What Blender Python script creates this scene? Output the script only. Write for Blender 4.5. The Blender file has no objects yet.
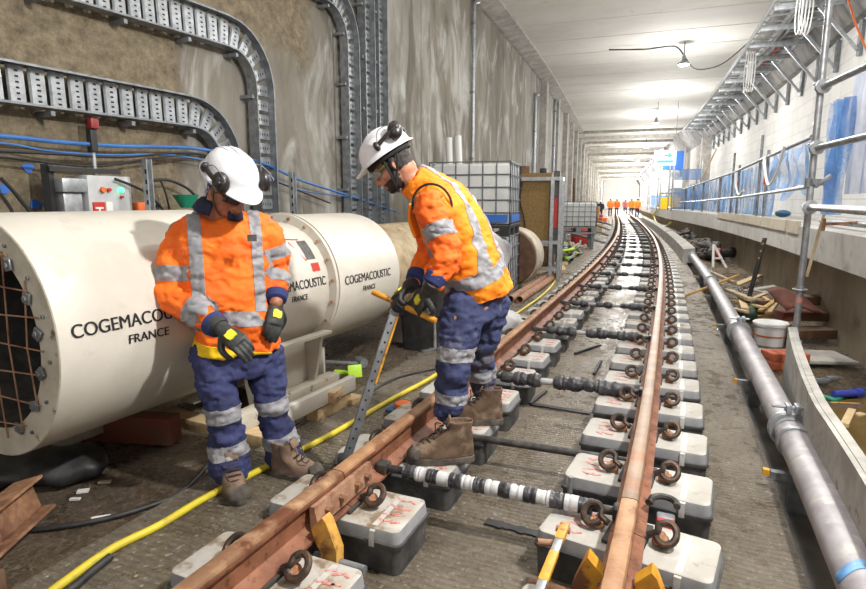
import bpy, bmesh, math, random
from mathutils import Vector, Matrix, Euler, noise
random.seed(7)
V=Vector
COL=bpy.context.scene.collection
PI=math.pi
# ---------------------------------------------------------------- camera geometry and the track's curve
F=577.0;CX=433.0;CY=294.5;PITCH=math.atan((294.5-201.3)/577.0);CZ=1.465
KN=[0,4,8,14,22,40,80,200.]; KT=[25.2,22.4,21.9,20.2,18.3,17.0,17.5,18.0]
DS=.05
CURVE=[]
def _theta(s):
    if s<=KN[0]: return math.radians(KT[0])
    for a,b,ta,tb in zip(KN[:-1],KN[1:],KT[:-1],KT[1:]):
        if s<=b: return math.radians(ta+(tb-ta)*(s-a)/(b-a))
    return math.radians(KT[-1])
def _mk():
    x,y=-.80,0.0
    n=int(150/DS)
    for i in range(n):
        s=i*DS; t=_theta(s); CURVE.append((x,y,t)); x+=math.sin(t)*DS; y+=math.cos(t)*DS
_mk()
def P(s,u=0,z=0):
    if s<0:
        x,y,t=CURVE[0]; x+=math.sin(t)*s; y+=math.cos(t)*s
    else:
        i=min(int(s/DS),len(CURVE)-2); a=CURVE[i];b=CURVE[i+1];k=s/DS-i
        x=a[0]+(b[0]-a[0])*k;y=a[1]+(b[1]-a[1])*k;t=a[2]
    return (x+u*math.cos(t),y-u*math.sin(t),z)
def H(s): return _theta(max(s,0))
def ray(x,y):
    c,s=math.cos(PITCH),math.sin(PITCH)
    a=(x-CX)/F;b=(CY-y)/F
    return (a,c+b*s,-s+b*c)
def W(x,y,z):
    d=ray(x,y);k=(z-CZ)/d[2];return (d[0]*k,d[1]*k,z)
def D(x,y,Y):
    d=ray(x,y);k=Y/d[1];return (d[0]*k,Y,CZ+d[2]*k)
def SU(X,Y):
    # nearest s, u
    best=None
    for i in range(0,len(CURVE),4):
        a=CURVE[i]; q=(X-a[0])**2+(Y-a[1])**2
        if best is None or q<best[0]: best=(q,i)
    i=best[1];x,y,t=CURVE[i];dx,dy=X-x,Y-y
    return (i*DS+dx*math.sin(t)+dy*math.cos(t), dx*math.cos(t)-dy*math.sin(t))
def U(x,y,u):
    # hit on vertical wall at lateral u
    d=ray(x,y);lo=None
    prev=None
    Yv=.3
    while Yv<140:
        X=d[0]/d[1]*Yv;s,uu=SU(X,Yv)
        if prev is not None and (prev-u)*(uu-u)<=0:
            a,b=Yv-.25,Yv
            for _ in range(20):
                m=(a+b)/2;um=SU(d[0]/d[1]*m,m)[1]
                if (prev-u)*(um-u)<=0: b=m
                else: a=m
            Yv=(a+b)/2;k=Yv/d[1]
            s,_=SU(d[0]*k,Yv)
            return (s,u,CZ+d[2]*k)
        prev=uu;Yv+=.25
    return None
def PX(p):
    c,s=math.cos(PITCH),math.sin(PITCH)
    z=p[2]-CZ;dep=p[1]*c-z*s;up=z*c+p[1]*s
    return (round(CX+F*p[0]/dep,1),round(CY-F*up/dep,1))
def FR(s,u=0,z=0,yaw=0):
    """frame on the track: x to the right, y along, z up"""
    t=H(s)-math.radians(yaw)
    return Matrix.Translation(P(s,u,z))@Matrix.Rotation(-t,4,'Z')
def PV(s,u,z): return V(P(s,u,z))
# ---------------------------------------------------------------- mesh builder
def frames(pts):
    pts=[V(p) for p in pts]; n=len(pts); T=[]
    for i in range(n):
        d=pts[min(i+1,n-1)]-pts[max(i-1,0)]
        T.append(d.normalized() if d.length>1e-9 else V((0,0,1)))
    a=V((0,0,1)) if abs(T[0].z)<.9 else V((1,0,0))
    N=[(a-T[0]*a.dot(T[0])).normalized()]
    for i in range(1,n):
        v=N[-1]-T[i]*N[-1].dot(T[i])
        N.append(v.normalized() if v.length>1e-6 else N[-1])
    return pts,T,N
def smooth_path(pts,k=6):
    pts=[V(p) for p in pts]
    if len(pts)<3: return pts
    out=[]
    for i in range(len(pts)-1):
        p0=pts[max(i-1,0)];p1=pts[i];p2=pts[i+1];p3=pts[min(i+2,len(pts)-1)]
        for j in range(k):
            t=j/k
            out.append(.5*((2*p1)+(p2-p0)*t+(2*p0-5*p1+4*p2-p3)*t*t+(3*p1-p0-3*p2+p3)*t**3))
    out.append(pts[-1]); return out
def lerp_list(vals,n):
    out=[]
    for i in range(n):
        f=i/(n-1)*(len(vals)-1) if n>1 else 0; k=min(int(f),len(vals)-2); a=f-k
        out.append(vals[k]*(1-a)+vals[k+1]*a)
    return out
class MB:
    def __init__(s): s.bm=bmesh.new(); s.mi=0
    def face(s,vs):
        try:
            f=s.bm.faces.new(vs); f.material_index=s.mi; return f
        except ValueError: return None
    def box(s,c,size,R=None,bevel=0,seg=2):
        b=bmesh.new(); bmesh.ops.create_cube(b,size=1)
        bmesh.ops.scale(b,vec=V(size),verts=b.verts)
        if bevel>0: bmesh.ops.bevel(b,geom=b.edges[:],offset=bevel,segments=seg,affect='EDGES',profile=.5)
        M=Matrix.Translation(V(c))@(R.to_4x4() if R is not None else Matrix.Identity(4))
        s._merge(b,M); return s
    def _merge(s,b,M):
        mp={}
        for v in b.verts: mp[v]=s.bm.verts.new(M@v.co)
        for f in b.faces: s.face([mp[v] for v in f.verts])
        b.free()
    def bar(s,p0,p1,w,h,up=(0,0,1),bevel=0):
        """box of width w (sideways) and height h running from p0 to p1"""
        p0,p1=V(p0),V(p1); d=p1-p0; L=d.length; y=d.normalized(); up=V(up)
        x=y.cross(up)
        if x.length<1e-4: x=y.cross(V((1,0,0)))
        x.normalize(); z=x.cross(y)
        R=Matrix((x,y,z)).transposed()
        return s.box((p0+p1)/2,(w,L,h),R,bevel)
    def loft(s,rings,cap=True,closed=True):
        rv=[[s.bm.verts.new(V(p)) for p in r] for r in rings]
        n=len(rv[0])
        for a,b in zip(rv[:-1],rv[1:]):
            for i in range(n if closed else n-1):
                j=(i+1)%n; s.face([a[i],a[j],b[j],b[i]])
        if cap and closed:
            s.face(list(reversed(rv[0]))); s.face(rv[-1])
        return s
    def tube(s,pts,r,n=8,cap=True):
        pts,T,N=frames(pts)
        rr=r if isinstance(r,(list,tuple)) else [r]*len(pts)
        if len(rr)!=len(pts): rr=lerp_list(rr,len(pts))
        rings=[]
        for p,t,nn,q in zip(pts,T,N,rr):
            b=t.cross(nn)
            rings.append([p+(nn*math.cos(2*PI*i/n)+b*math.sin(2*PI*i/n))*q for i in range(n)])
        return s.loft(rings,cap)
    def cyl(s,p0,p1,r0,r1=None,n=16,cap=True):
        return s.tube([p0,p1],[r0,r0 if r1 is None else r1],n,cap)
    def pipe(s,p0,p1,ro,ri,n=20):
        p0,p1=V(p0),V(p1); _,T,N=frames([p0,p1]); t=T[0];a=N[0];b=t.cross(a)
        def ring(p,r): return [p+(a*math.cos(2*PI*i/n)+b*math.sin(2*PI*i/n))*r for i in range(n)]
        return s.loft([ring(p0,ri),ring(p0,ro),ring(p1,ro),ring(p1,ri),ring(p0,ri)],cap=False)
    def lathe(s,prof,M=None,n=24,cap=False):
        M=M or Matrix.Identity(4)
        return s.loft([[M@V((r*math.cos(2*PI*i/n),r*math.sin(2*PI*i/n),z)) for i in range(n)] for r,z in prof],cap)
    def ell(s,c,r,R=None,seg=20,rings=14):
        b=bmesh.new(); bmesh.ops.create_uvsphere(b,u_segments=seg,v_segments=rings,radius=1)
        r=(r,r,r) if not isinstance(r,(tuple,list)) else r
        M=Matrix.Translation(V(c))@(R.to_4x4() if R is not None else Matrix.Identity(4))@Matrix.Diagonal((r[0],r[1],r[2],1))
        s._merge(b,M); return s
    def prism(s,poly,M,d):
        """poly in the frame's xz plane, pushed d along its y"""
        return s.loft([[M@V((x,0,z)) for x,z in poly],[M@V((x,d,z)) for x,z in poly]])
    def grid(s,fn,nu,nv):
        vs=[[s.bm.verts.new(V(fn(i/nu,j/nv))) for j in range(nv+1)] for i in range(nu+1)]
        for i in range(nu):
            for j in range(nv): s.face([vs[i][j],vs[i+1][j],vs[i+1][j+1],vs[i][j+1]])
        return s
    def limb(s,pts,rad,n=18,k=5,flat=None):
        """tapering limb with round ends"""
        pp=smooth_path(pts,k); rr=[max(.002,x) for x in [q[0] for q in smooth_path([V((r,0,0)) for r in rad],k)]] if len(rad)>2 else lerp_list(rad,len(pp))
        s.tube(pp,rr,n); s.ell(pp[0],rr[0]*.985,seg=n,rings=10); s.ell(pp[-1],rr[-1]*.985,seg=n,rings=10); return s
    def build(s,name,mat,parent=None,smooth=40,world=True,solid=0,fix=True):
        bm=s.bm
        if fix: bmesh.ops.recalc_face_normals(bm,faces=bm.faces[:])
        me=bpy.data.meshes.new(name); 
        off=V((0,0,0))
        if parent is None and len(bm.verts) and world!='keep':
            xs=[v.co for v in bm.verts]
            lo=[min(v[i] for v in xs) for i in range(3)]; hi=[max(v[i] for v in xs) for i in range(3)]
            off=V(((lo[0]+hi[0])/2,(lo[1]+hi[1])/2,lo[2])); bmesh.ops.translate(bm,verts=bm.verts,vec=-off)
        elif parent is not None and world:
            r=parent
            while r.parent: r=r.parent
            bm.transform(r.matrix_basis.inverted())
        bm.to_mesh(me); bm.free()
        for m in (mat if isinstance(mat,(list,tuple)) else [mat]): me.materials.append(m)
        if smooth:
            me.shade_smooth(); me.set_sharp_from_angle(angle=math.radians(smooth))
        o=bpy.data.objects.new(name,me); COL.objects.link(o)
        o.location=off
        if parent is not None: o.parent=parent
        if solid:
            md=o.modifiers.new('thickness','SOLIDIFY'); md.thickness=solid; md.offset=0
        return o
def tag(o,label=None,cat=None,group=None,kind=None):
    if label: o['label']=label
    if cat: o['category']=cat
    if group: o['group']=group
    if kind: o['kind']=kind
    return o
def thing(name,label,cat,M=None,group=None):
    o=bpy.data.objects.new(name,None); COL.objects.link(o); o.empty_display_size=.1
    if M is not None:
        o.matrix_basis=M if isinstance(M,Matrix) else Matrix.Translation(V(M))
    return tag(o,label,cat,group)
KIDS={}
def copy_tree(o,parent=None):
    c=o.copy(); COL.objects.link(c)
    if parent is not None: c.parent=parent
    for ch in o.children: copy_tree(ch,c)
    return c
ORD=['first','second','third','fourth','fifth','sixth','seventh','eighth','ninth','tenth','eleventh','twelfth','thirteenth','fourteenth','fifteenth','sixteenth','seventeenth','eighteenth','nineteenth','twentieth']
def remesh(mb,voxel,sm=4,fac=.5):
    """fuse overlapping shapes into one continuous skin, returned as a bmesh"""
    bmesh.ops.recalc_face_normals(mb.bm,faces=mb.bm.faces[:])
    me=bpy.data.meshes.new('tmp'); mb.bm.to_mesh(me); mb.bm.free()
    o=bpy.data.objects.new('tmp',me); COL.objects.link(o)
    r=o.modifiers.new('r','REMESH'); r.mode='VOXEL'; r.voxel_size=voxel
    if sm: q=o.modifiers.new('s','SMOOTH'); q.factor=fac; q.iterations=sm
    dg=bpy.context.evaluated_depsgraph_get(); dg.update()
    ev=o.evaluated_get(dg); m2=ev.to_mesh()
    bm=bmesh.new(); bm.from_mesh(m2); ev.to_mesh_clear()
    bpy.data.objects.remove(o); bpy.data.meshes.remove(me)
    for f in bm.faces: f.smooth=True
    out=MB(); out.bm.free(); out.bm=bm; return out
def text_mesh(txt,size,bold=0.0,spacing=1.0):
    cu=bpy.data.curves.new('t','FONT'); cu.body=txt; cu.size=size; cu.align_x='CENTER'; cu.offset=bold; cu.space_character=spacing
    o=bpy.data.objects.new('t',cu); COL.objects.link(o)
    dg=bpy.context.evaluated_depsgraph_get(); dg.update()
    me=bpy.data.meshes.new_from_object(o.evaluated_get(dg))
    bm=bmesh.new(); bm.from_mesh(me); bpy.data.objects.remove(o); bpy.data.curves.remove(cu); bpy.data.meshes.remove(me)
    bmesh.ops.triangulate(bm,faces=bm.faces[:])
    return bm
# ---------------------------------------------------------------- materials
def nodes(name):
    m=bpy.data.materials.new(name); m.use_nodes=True
    nt=m.node_tree; b=nt.nodes['Principled BSDF']; return m,nt,b
def lnk(nt,a,b): nt.links.new(a,b)
def ramp(nt,fac,stops):
    r=nt.nodes.new('ShaderNodeValToRGB'); e=r.color_ramp.elements
    while len(e)<len(stops): e.new(.5)
    for q,(p,c) in zip(e,stops): q.position=p; q.color=(c[0],c[1],c[2],1) if len(c)==3 else c
    lnk(nt,fac,r.inputs[0]); return r.outputs[0]
def nz(nt,co,scale,detail=4,rough=.55,stretch=None,dist=0):
    if stretch:
        mp=nt.nodes.new('ShaderNodeMapping'); mp.inputs['Scale'].default_value=stretch; lnk(nt,co,mp.inputs[0]); co=mp.outputs[0]
    n=nt.nodes.new('ShaderNodeTexNoise'); n.inputs['Scale'].default_value=scale; n.inputs['Detail'].default_value=detail; n.inputs['Roughness'].default_value=rough; n.inputs['Distortion'].default_value=dist
    lnk(nt,co,n.inputs['Vector']); return n.outputs['Fac']
def mix(nt,f,a,b,mode='MIX'):
    n=nt.nodes.new('ShaderNodeMix'); n.data_type='RGBA'; n.blend_type=mode
    if hasattr(f,'links'): lnk(nt,f,n.inputs[0])
    else: n.inputs[0].default_value=f
    for q,i in ((a,6),(b,7)):
        if hasattr(q,'links'): lnk(nt,q,n.inputs[i])
        else: n.inputs[i].default_value=(*q[:3],1)
    return n.outputs[2]
def math_(nt,op,a,b=0.0,c=None):
    n=nt.nodes.new('ShaderNodeMath'); n.operation=op
    for q,i in ((a,0),(b,1),(c,2)):
        if q is None: continue
        if hasattr(q,'links'): lnk(nt,q,n.inputs[i])
        else: n.inputs[i].default_value=q
    return n.outputs[0]
def step(nt,x,a,b):
    n=nt.nodes.new('ShaderNodeMapRange'); n.inputs['From Min'].default_value=a; n.inputs['From Max'].default_value=b
    lnk(nt,x,n.inputs['Value']); return n.outputs[0]
def bump(nt,b,h,strength=.3,dist=.01):
    n=nt.nodes.new('ShaderNodeBump'); n.inputs['Strength'].default_value=strength; n.inputs['Distance'].default_value=dist
    lnk(nt,h,n.inputs['Height']); lnk(nt,n.outputs[0],b.inputs['Normal'])
def C(r,g,b): # sRGB 0-255 to linear
    f=lambda c:(c/12.92 if c<=.04045 else ((c+.055)/1.055)**2.4)
    return tuple(f(v/255) for v in (r,g,b))
def coord(nt,kind='Object'):
    return nt.nodes.new('ShaderNodeTexCoord').outputs[kind]
MC={}
def mat(name,c1,c2=None,scale=6,rough=.6,metal=0,bmp=0,bscale=40,stretch=None,lo=.4,hi=.62,c3=None,s3=18,lo3=.55,hi3=.7,rough2=None,detail=5,bdist=.01,coat=0):
    if name in MC: return MC[name]
    m,nt,b=nodes(name); co=coord(nt)
    b.inputs['Roughness'].default_value=rough; b.inputs['Metallic'].default_value=metal
    if coat: b.inputs['Coat Weight'].default_value=coat
    if c2 is None: b.inputs['Base Color'].default_value=(*c1,1)
    else:
        f=nz(nt,co,scale,detail,.6,stretch)
        col=ramp(nt,f,[(lo,c1),(hi,c2)])
        if rough2 is not None:
            r=step(nt,f,lo,hi); rr=math_(nt,'MULTIPLY_ADD',r,rough2-rough,rough); lnk(nt,rr,b.inputs['Roughness'])
        if c3 is not None:
            g=nz(nt,co,s3,4,.6,stretch); k=step(nt,g,lo3,hi3); col=mix(nt,k,col,c3)
        lnk(nt,col,b.inputs['Base Color'])
    if bmp: bump(nt,b,nz(nt,co,bscale,4,.6),bmp,bdist)
    m.diffuse_color=(*c1,1); MC[name]=m; return m
def emit(name,c,s):
    m,nt,b=nodes(name); b.inputs['Base Color'].default_value=(*c,1); b.inputs['Emission Color'].default_value=(*c,1); b.inputs['Emission Strength'].default_value=s; return m
M_={}
M_['conc']=mat('concrete_grey',C(150,146,140),C(178,175,168),4,.85,bmp=.25,bscale=60)
M_['rail']=mat('rusty_rail',C(112,70,50),C(150,100,74),7,.62,.15,bmp=.2,bscale=90,stretch=(1,1,1),c3=C(88,52,38),s3=22)
M_['railhead']=mat('worn_rail_head',C(138,104,78),C(188,152,118),9,.5,.2,bmp=.15,bscale=70,c3=C(110,68,46),s3=5,lo3=.52,hi3=.62)
M_['rust']=mat('rust',C(112,78,56),C(152,112,82),14,.8,bmp=.4,bscale=60,c3=C(80,48,34),s3=8)
M_['rustlight']=mat('dusty_rust',C(150,112,88),C(176,138,112),10,.8,bmp=.4,bscale=60,c3=C(120,74,52),s3=7)
M_['orangerust']=mat('orange_insulator',C(140,96,66),C(164,118,84),20,.7,bmp=.2)
M_['clip']=mat('clip_steel',C(60,52,48),C(92,76,64),25,.55,.5,bmp=.2,c3=C(120,84,58),s3=14)
M_['clipdark']=mat('clip_dark',C(60,58,58),C(92,88,84),25,.5,.5,bmp=.2)
M_['boot']=mat('rubber_boot',C(52,52,54),C(84,83,82),9,.65,bmp=.25,bscale=50,c3=C(120,114,104),s3=6,lo3=.6,hi3=.75)
M_['lid']=mat('block_lid',C(186,183,177),C(166,162,154),5,.7,bmp=.12,bscale=80,c3=C(146,136,120),s3=11,lo3=.62,hi3=.72)
M_['lidedge']=mat('block_rim',C(140,141,145),C(166,167,169),6,.45)
M_['liddirty']=mat('block_lid_dirty',C(184,181,175),C(160,151,137),6,.75,bmp=.2,bscale=60,c3=C(128,110,90),s3=7,lo3=.52,hi3=.6)
M_['redpaint']=mat('red_paint_mark',C(190,104,98),C(206,160,154),40,.8)
M_['pad']=mat('rail_pad',C(58,56,54),rough=.7)
M_['yellow']=mat('yellow_paint',C(214,160,44),C(196,132,40),12,.55,bmp=.2,c3=C(120,76,46),s3=10,lo3=.56,hi3=.64)
M_['yelred']=mat('worn_yellow_red',C(206,160,72),C(190,132,66),22,.7,bmp=.2,c3=C(110,70,50),s3=12)
M_['hose']=mat('yellow_hose',C(214,196,48),C(196,176,52),6,.5,c3=C(176,160,70),s3=9)
M_['blackrub']=mat('black_rubber',C(34,34,36),C(52,51,50),12,.55,bmp=.1)
M_['blacktape']=mat('black_tape',C(38,38,42),C(74,74,78),14,.35,bmp=.8,bscale=22,bdist=.02)
M_['whitetape']=mat('white_tape',C(206,206,206),C(184,184,186),14,.5,bmp=.4,bscale=26)
M_['galv']=mat('galvanised',C(150,154,158),C(176,180,184),18,.42,.55,bmp=.05)
M_['galvdark']=mat('galvanised_dull',C(118,122,126),C(146,150,154),14,.5,.5,bmp=.05)
M_['slot']=mat('slot_dark',C(30,32,34),rough=.9)
M_['tubes']=mat('scaffold_tube',C(142,144,148),C(172,174,178),10,.4,.6,bmp=.08,c3=C(120,112,104),s3=6,lo3=.6,hi3=.7)
M_['cream']=mat('cream_paint',C(200,195,184),C(210,205,195),3,.42,bmp=.06,bscale=14,c3=C(186,176,160),s3=5,lo3=.6,hi3=.8)
M_['creamdirty']=mat('cream_paint_dirty',C(206,200,186),C(188,180,164),6,.6,bmp=.15,c3=C(128,100,76),s3=13,lo3=.6,hi3=.68)
M_['inner']=mat('duct_lining',C(46,44,42),C(62,58,54),12,.9,bmp=.3)
M_['letter']=mat('black_lettering',C(30,30,32),rough=.5)
M_['redsticker']=mat('red_sticker',C(190,60,50),rough=.5)
M_['darksticker']=mat('dark_plate',C(70,68,68),C(96,92,90),40,.5)
M_['wood']=mat('pale_timber',C(204,180,140),C(188,160,118),9,.75,bmp=.15,bscale=30,stretch=(1,6,1))
M_['woodgrey']=mat('weathered_timber',C(176,160,132),C(146,128,102),8,.85,bmp=.25,bscale=30,c3=C(120,104,84),s3=5)
M_['woodred']=mat('red_brown_timber',C(132,72,58),C(112,84,66),4,.85,bmp=.25,bscale=40)
M_['wooddark']=mat('dark_timber',C(88,66,50),C(110,84,62),8,.85,bmp=.2)
M_['ply']=mat('film_ply',C(176,174,168),C(150,148,142),6,.7,bmp=.1,c3=C(110,106,98),s3=9,lo3=.6,hi3=.7)
M_['pipe']=mat('grey_pipe',C(146,142,146),C(168,165,168),7,.5,.1,bmp=.1,bscale=30,c3=C(186,180,172),s3=11,lo3=.58,hi3=.72)
M_['bluetape']=mat('blue_tape',C(96,150,206),C(120,168,214),20,.5)
M_['blue']=mat('blue_plastic',C(50,106,190),rough=.45)
M_['bluecable']=mat('blue_cable',C(66,120,184),C(56,104,170),5,.5)
M_['blackcable']=mat('black_cable',C(40,40,42),rough=.55)
M_['white']=mat('white_plastic',C(222,222,220),rough=.5)
M_['greenp']=mat('green_plastic',C(40,140,110),rough=.5)
M_['lime']=mat('lime_plastic',C(176,220,60),rough=.5)
M_['red']=mat('red_plastic',C(190,50,44),rough=.5)
M_['orange']=mat('orange_plastic',C(226,110,50),rough=.5)
M_['box']=mat('box_grey',C(176,178,180),C(190,192,194),6,.5)
M_['brick']=mat('red_brick',C(196,108,76),C(176,90,62),12,.85,bmp=.3)
M_['bag']=mat('white_bag',C(196,194,194),C(176,174,178),4,.75,bmp=.35,bscale=7,bdist=.05)
M_['mesh_brown']=mat('radiator_core',C(150,124,78),C(132,104,62),30,.7,.2,bmp=.5,bscale=120)
M_['rubble']=mat('rubble',C(94,82,72),C(142,132,122),12,.95,bmp=.8,bscale=20,bdist=.03)
M_['coil']=mat('dark_hose_coil',C(62,58,56),C(110,106,104),7,.7)
M_['ochre']=mat('ochre_wood',C(196,158,84),C(176,134,70),8,.75,bmp=.1)
# plastic with see-through body (liquid container)
def glassy(name,c,a,rough=.35):
    m,nt,b=nodes(name); b.inputs['Base Color'].default_value=(*c,1); b.inputs['Roughness'].default_value=rough
    b.inputs['Transmission Weight'].default_value=a; b.inputs['IOR'].default_value=1.1; return m
M_['ibc']=mat('container_plastic',C(222,224,222),C(206,210,210),4,.4)
def wall_left_mat():
    m,nt,b=nodes('stained_concrete_wall'); uv=coord(nt,'UV')
    sp=nt.nodes.new('ShaderNodeSeparateXYZ'); lnk(nt,uv,sp.inputs[0]); s,z=sp.outputs[0],sp.outputs[1]
    base=nz(nt,uv,1.1,6,.6,(1.0,.35,1))
    smooth=ramp(nt,base,[(.3,C(92,87,78)),(.48,C(122,117,107)),(.62,C(146,142,134)),(.8,C(178,176,171))])
    st=nz(nt,uv,1.0,5,.62,(.8,.34,1),1.6)
    smooth=mix(nt,math_(nt,'MULTIPLY',step(nt,st,.46,.66),.6),smooth,C(118,110,94))
    st2=nz(nt,uv,1.3,6,.6,(1.0,.42,1),1.8)
    smooth=mix(nt,math_(nt,'MULTIPLY',step(nt,st2,.52,.66),.55),smooth,C(200,199,196))
    st3=nz(nt,uv,.9,5,.65,(1.6,.5,1),.8)
    smooth=mix(nt,math_(nt,'MULTIPLY',step(nt,st3,.56,.68),.75),smooth,C(86,80,70))
    fine=nz(nt,uv,26,6,.7)
    rough=ramp(nt,nz(nt,uv,9,8,.78),[(.3,C(78,70,56)),(.5,C(128,116,95)),(.72,C(164,150,126))])
    pass
    wob=nz(nt,uv,1.6,4,.6)
    sx=math_(nt,'ADD',s,math_(nt,'MULTIPLY',wob,.5))
    k=step(nt,sx,4.28,4.40)                       # rough sprayed panel gives way to smooth panels
    # the rough panel comes back between the first two bends
    hi=math_(nt,'ADD',z,math_(nt,'MULTIPLY',wob,.8))
    k2=math_(nt,'MULTIPLY',step(nt,hi,3.25,3.5),math_(nt,'SUBTRACT',1.0,step(nt,sx,6.2,6.5)))
    k=math_(nt,'MULTIPLY',k,math_(nt,'SUBTRACT',1.0,k2))
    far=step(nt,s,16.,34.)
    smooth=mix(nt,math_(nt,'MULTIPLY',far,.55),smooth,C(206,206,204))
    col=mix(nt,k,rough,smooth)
    # vertical panel joints
    w=math_(nt,'ABSOLUTE',math_(nt,'SUBTRACT',math_(nt,'FRACT',math_(nt,'DIVIDE',math_(nt,'ADD',s,.2),2.7)),.5))
    j=math_(nt,'LESS_THAN',w,.006); j=math_(nt,'MULTIPLY',j,k)
    col=mix(nt,math_(nt,'MULTIPLY',j,.6),col,C(80,76,70))
    lnk(nt,col,b.inputs['Base Color']); b.inputs['Roughness'].default_value=.88
    h=math_(nt,'ADD',math_(nt,'MULTIPLY',nz(nt,uv,22,8,.8),math_(nt,'MULTIPLY_ADD',k,-.85,1.0)),math_(nt,'MULTIPLY',base,.5))
    bump(nt,b,h,.8,.03); return m
def block_wall_mat():
    m,nt,b=nodes('white_block_wall'); uv=coord(nt,'UV')
    br=nt.nodes.new('ShaderNodeTexBrick'); lnk(nt,uv,br.inputs[0]); br.inputs['Scale'].default_value=1
    br.inputs['Brick Width'].default_value=.62; br.inputs['Row Height'].default_value=.3; br.inputs['Mortar Size'].default_value=.008; br.inputs['Mortar Smooth'].default_value=.2
    br.inputs['Color1'].default_value=(*C(214,212,208),1); br.inputs['Color2'].default_value=(*C(204,202,198),1); br.inputs['Mortar'].default_value=(*C(180,178,174),1)
    n=nz(nt,uv,1.2,5,.6,(1,.4,1)); col=mix(nt,math_(nt,'MULTIPLY',step(nt,n,.5,.75),.5),br.outputs[0],C(176,172,166))
    lnk(nt,col,b.inputs['Base Color']); b.inputs['Roughness'].default_value=.8
    bump(nt,b,nz(nt,uv,20,4,.6),.12,.02); return m
def ceil_mat():
    m,nt,b=nodes('precast_ceiling'); uv=coord(nt,'UV')
    n=nz(nt,uv,.6,5,.6,(1,.5,1)); col=ramp(nt,n,[(.35,C(196,193,186)),(.6,C(212,210,204)),(.8,C(186,182,174))])
    st=nz(nt,uv,2.2,5,.7); col=mix(nt,math_(nt,'MULTIPLY',step(nt,st,.62,.72),.5),col,C(160,154,144))
    lnk(nt,col,b.inputs['Base Color']); b.inputs['Roughness'].default_value=.8; bump(nt,b,nz(nt,uv,14,4,.6),.1,.02); return m
def bed_mat(name,c1,c2,wetc,wet_lo,wet_hi,rib=True,spark=True):
    """wet broom-finished concrete; uv = (along, across) in metres"""
    m,nt,b=nodes(name); uv=coord(nt,'UV')
    sp=nt.nodes.new('ShaderNodeSeparateXYZ'); lnk(nt,uv,sp.inputs[0]); s,u=sp.outputs[0],sp.outputs[1]
    n=nz(nt,uv,2.3,7,.7); col=ramp(nt,n,[(.32,c1),(.66,c2)])
    w=nz(nt,uv,1.1,5,.6,(1,1,1),.5); wk=step(nt,w,wet_lo,wet_hi)
    col=mix(nt,math_(nt,'MULTIPLY',wk,.6),col,wetc)
    jit=nz(nt,uv,6,3,.6)
    rb=math_(nt,'SINE',math_(nt,'ADD',math_(nt,'MULTIPLY',s,190.0 if rib else 0),math_(nt,'MULTIPLY',jit,9.0)))
    gr=nz(nt,uv,30,6,.8)
    col=mix(nt,math_(nt,'MULTIPLY',step(nt,gr,.50,.70),.55),col,C(206,196,180))
    gr2=nz(nt,uv,24,6,.8,(1.1,.9,1)); col=mix(nt,math_(nt,'MULTIPLY',step(nt,gr2,.52,.70),.65),col,C(66,56,46))
    if rib: col=mix(nt,math_(nt,'MULTIPLY',step(nt,rb,.2,1.0),.28),col,C(78,68,56))
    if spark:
        glint=nz(nt,uv,36,3,.6); col=mix(nt,math_(nt,'MULTIPLY',step(nt,glint,.60,.66),.75),col,C(222,216,206))  # pale specks painted into the base colour as wet glints
    lnk(nt,col,b.inputs['Base Color'])
    r1=nz(nt,uv,9,4,.6); rr=math_(nt,'MULTIPLY_ADD',step(nt,r1,.42,.60),-.34,.60)
    lnk(nt,math_(nt,'MAXIMUM',math_(nt,'MULTIPLY_ADD',wk,-.22,rr),.12),b.inputs['Roughness'])
    h=math_(nt,'ADD',math_(nt,'MULTIPLY',rb,.22),math_(nt,'MULTIPLY',nz(nt,uv,42 if spark else 24,6,.8),2.6))
    bump(nt,b,h,1.0,.022); return m
M_['wall_left']=wall_left_mat(); M_['block']=block_wall_mat(); M_['ceil']=ceil_mat()
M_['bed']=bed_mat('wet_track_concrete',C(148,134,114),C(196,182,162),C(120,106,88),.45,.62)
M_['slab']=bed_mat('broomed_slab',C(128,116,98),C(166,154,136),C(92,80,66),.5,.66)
M_['dirt']=bed_mat('muddy_floor',C(92,76,58),C(126,108,86),C(64,52,40),.46,.6,False,False)
M_['rightfloor']=bed_mat('muddy_right_floor',C(110,92,66),C(140,120,90),C(70,58,44),.45,.6,False,False)
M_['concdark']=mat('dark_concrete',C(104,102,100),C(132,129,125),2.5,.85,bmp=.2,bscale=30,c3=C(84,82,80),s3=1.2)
M_['ledge']=mat('pale_ledge_concrete',C(190,187,181),C(204,202,197),3,.75,bmp=.15,bscale=40,c3=C(150,146,138),s3=4,lo3=.58,hi3=.72)
M_['lower']=mat('tan_lower_wall',C(138,126,106),C(158,146,126),1.4,.85,bmp=.15,bscale=30,c3=C(112,100,82),s3=2.5,lo3=.55,hi3=.75)
M_['water']=mat('puddle',C(112,92,56),C(100,80,48),3,.08)
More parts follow.
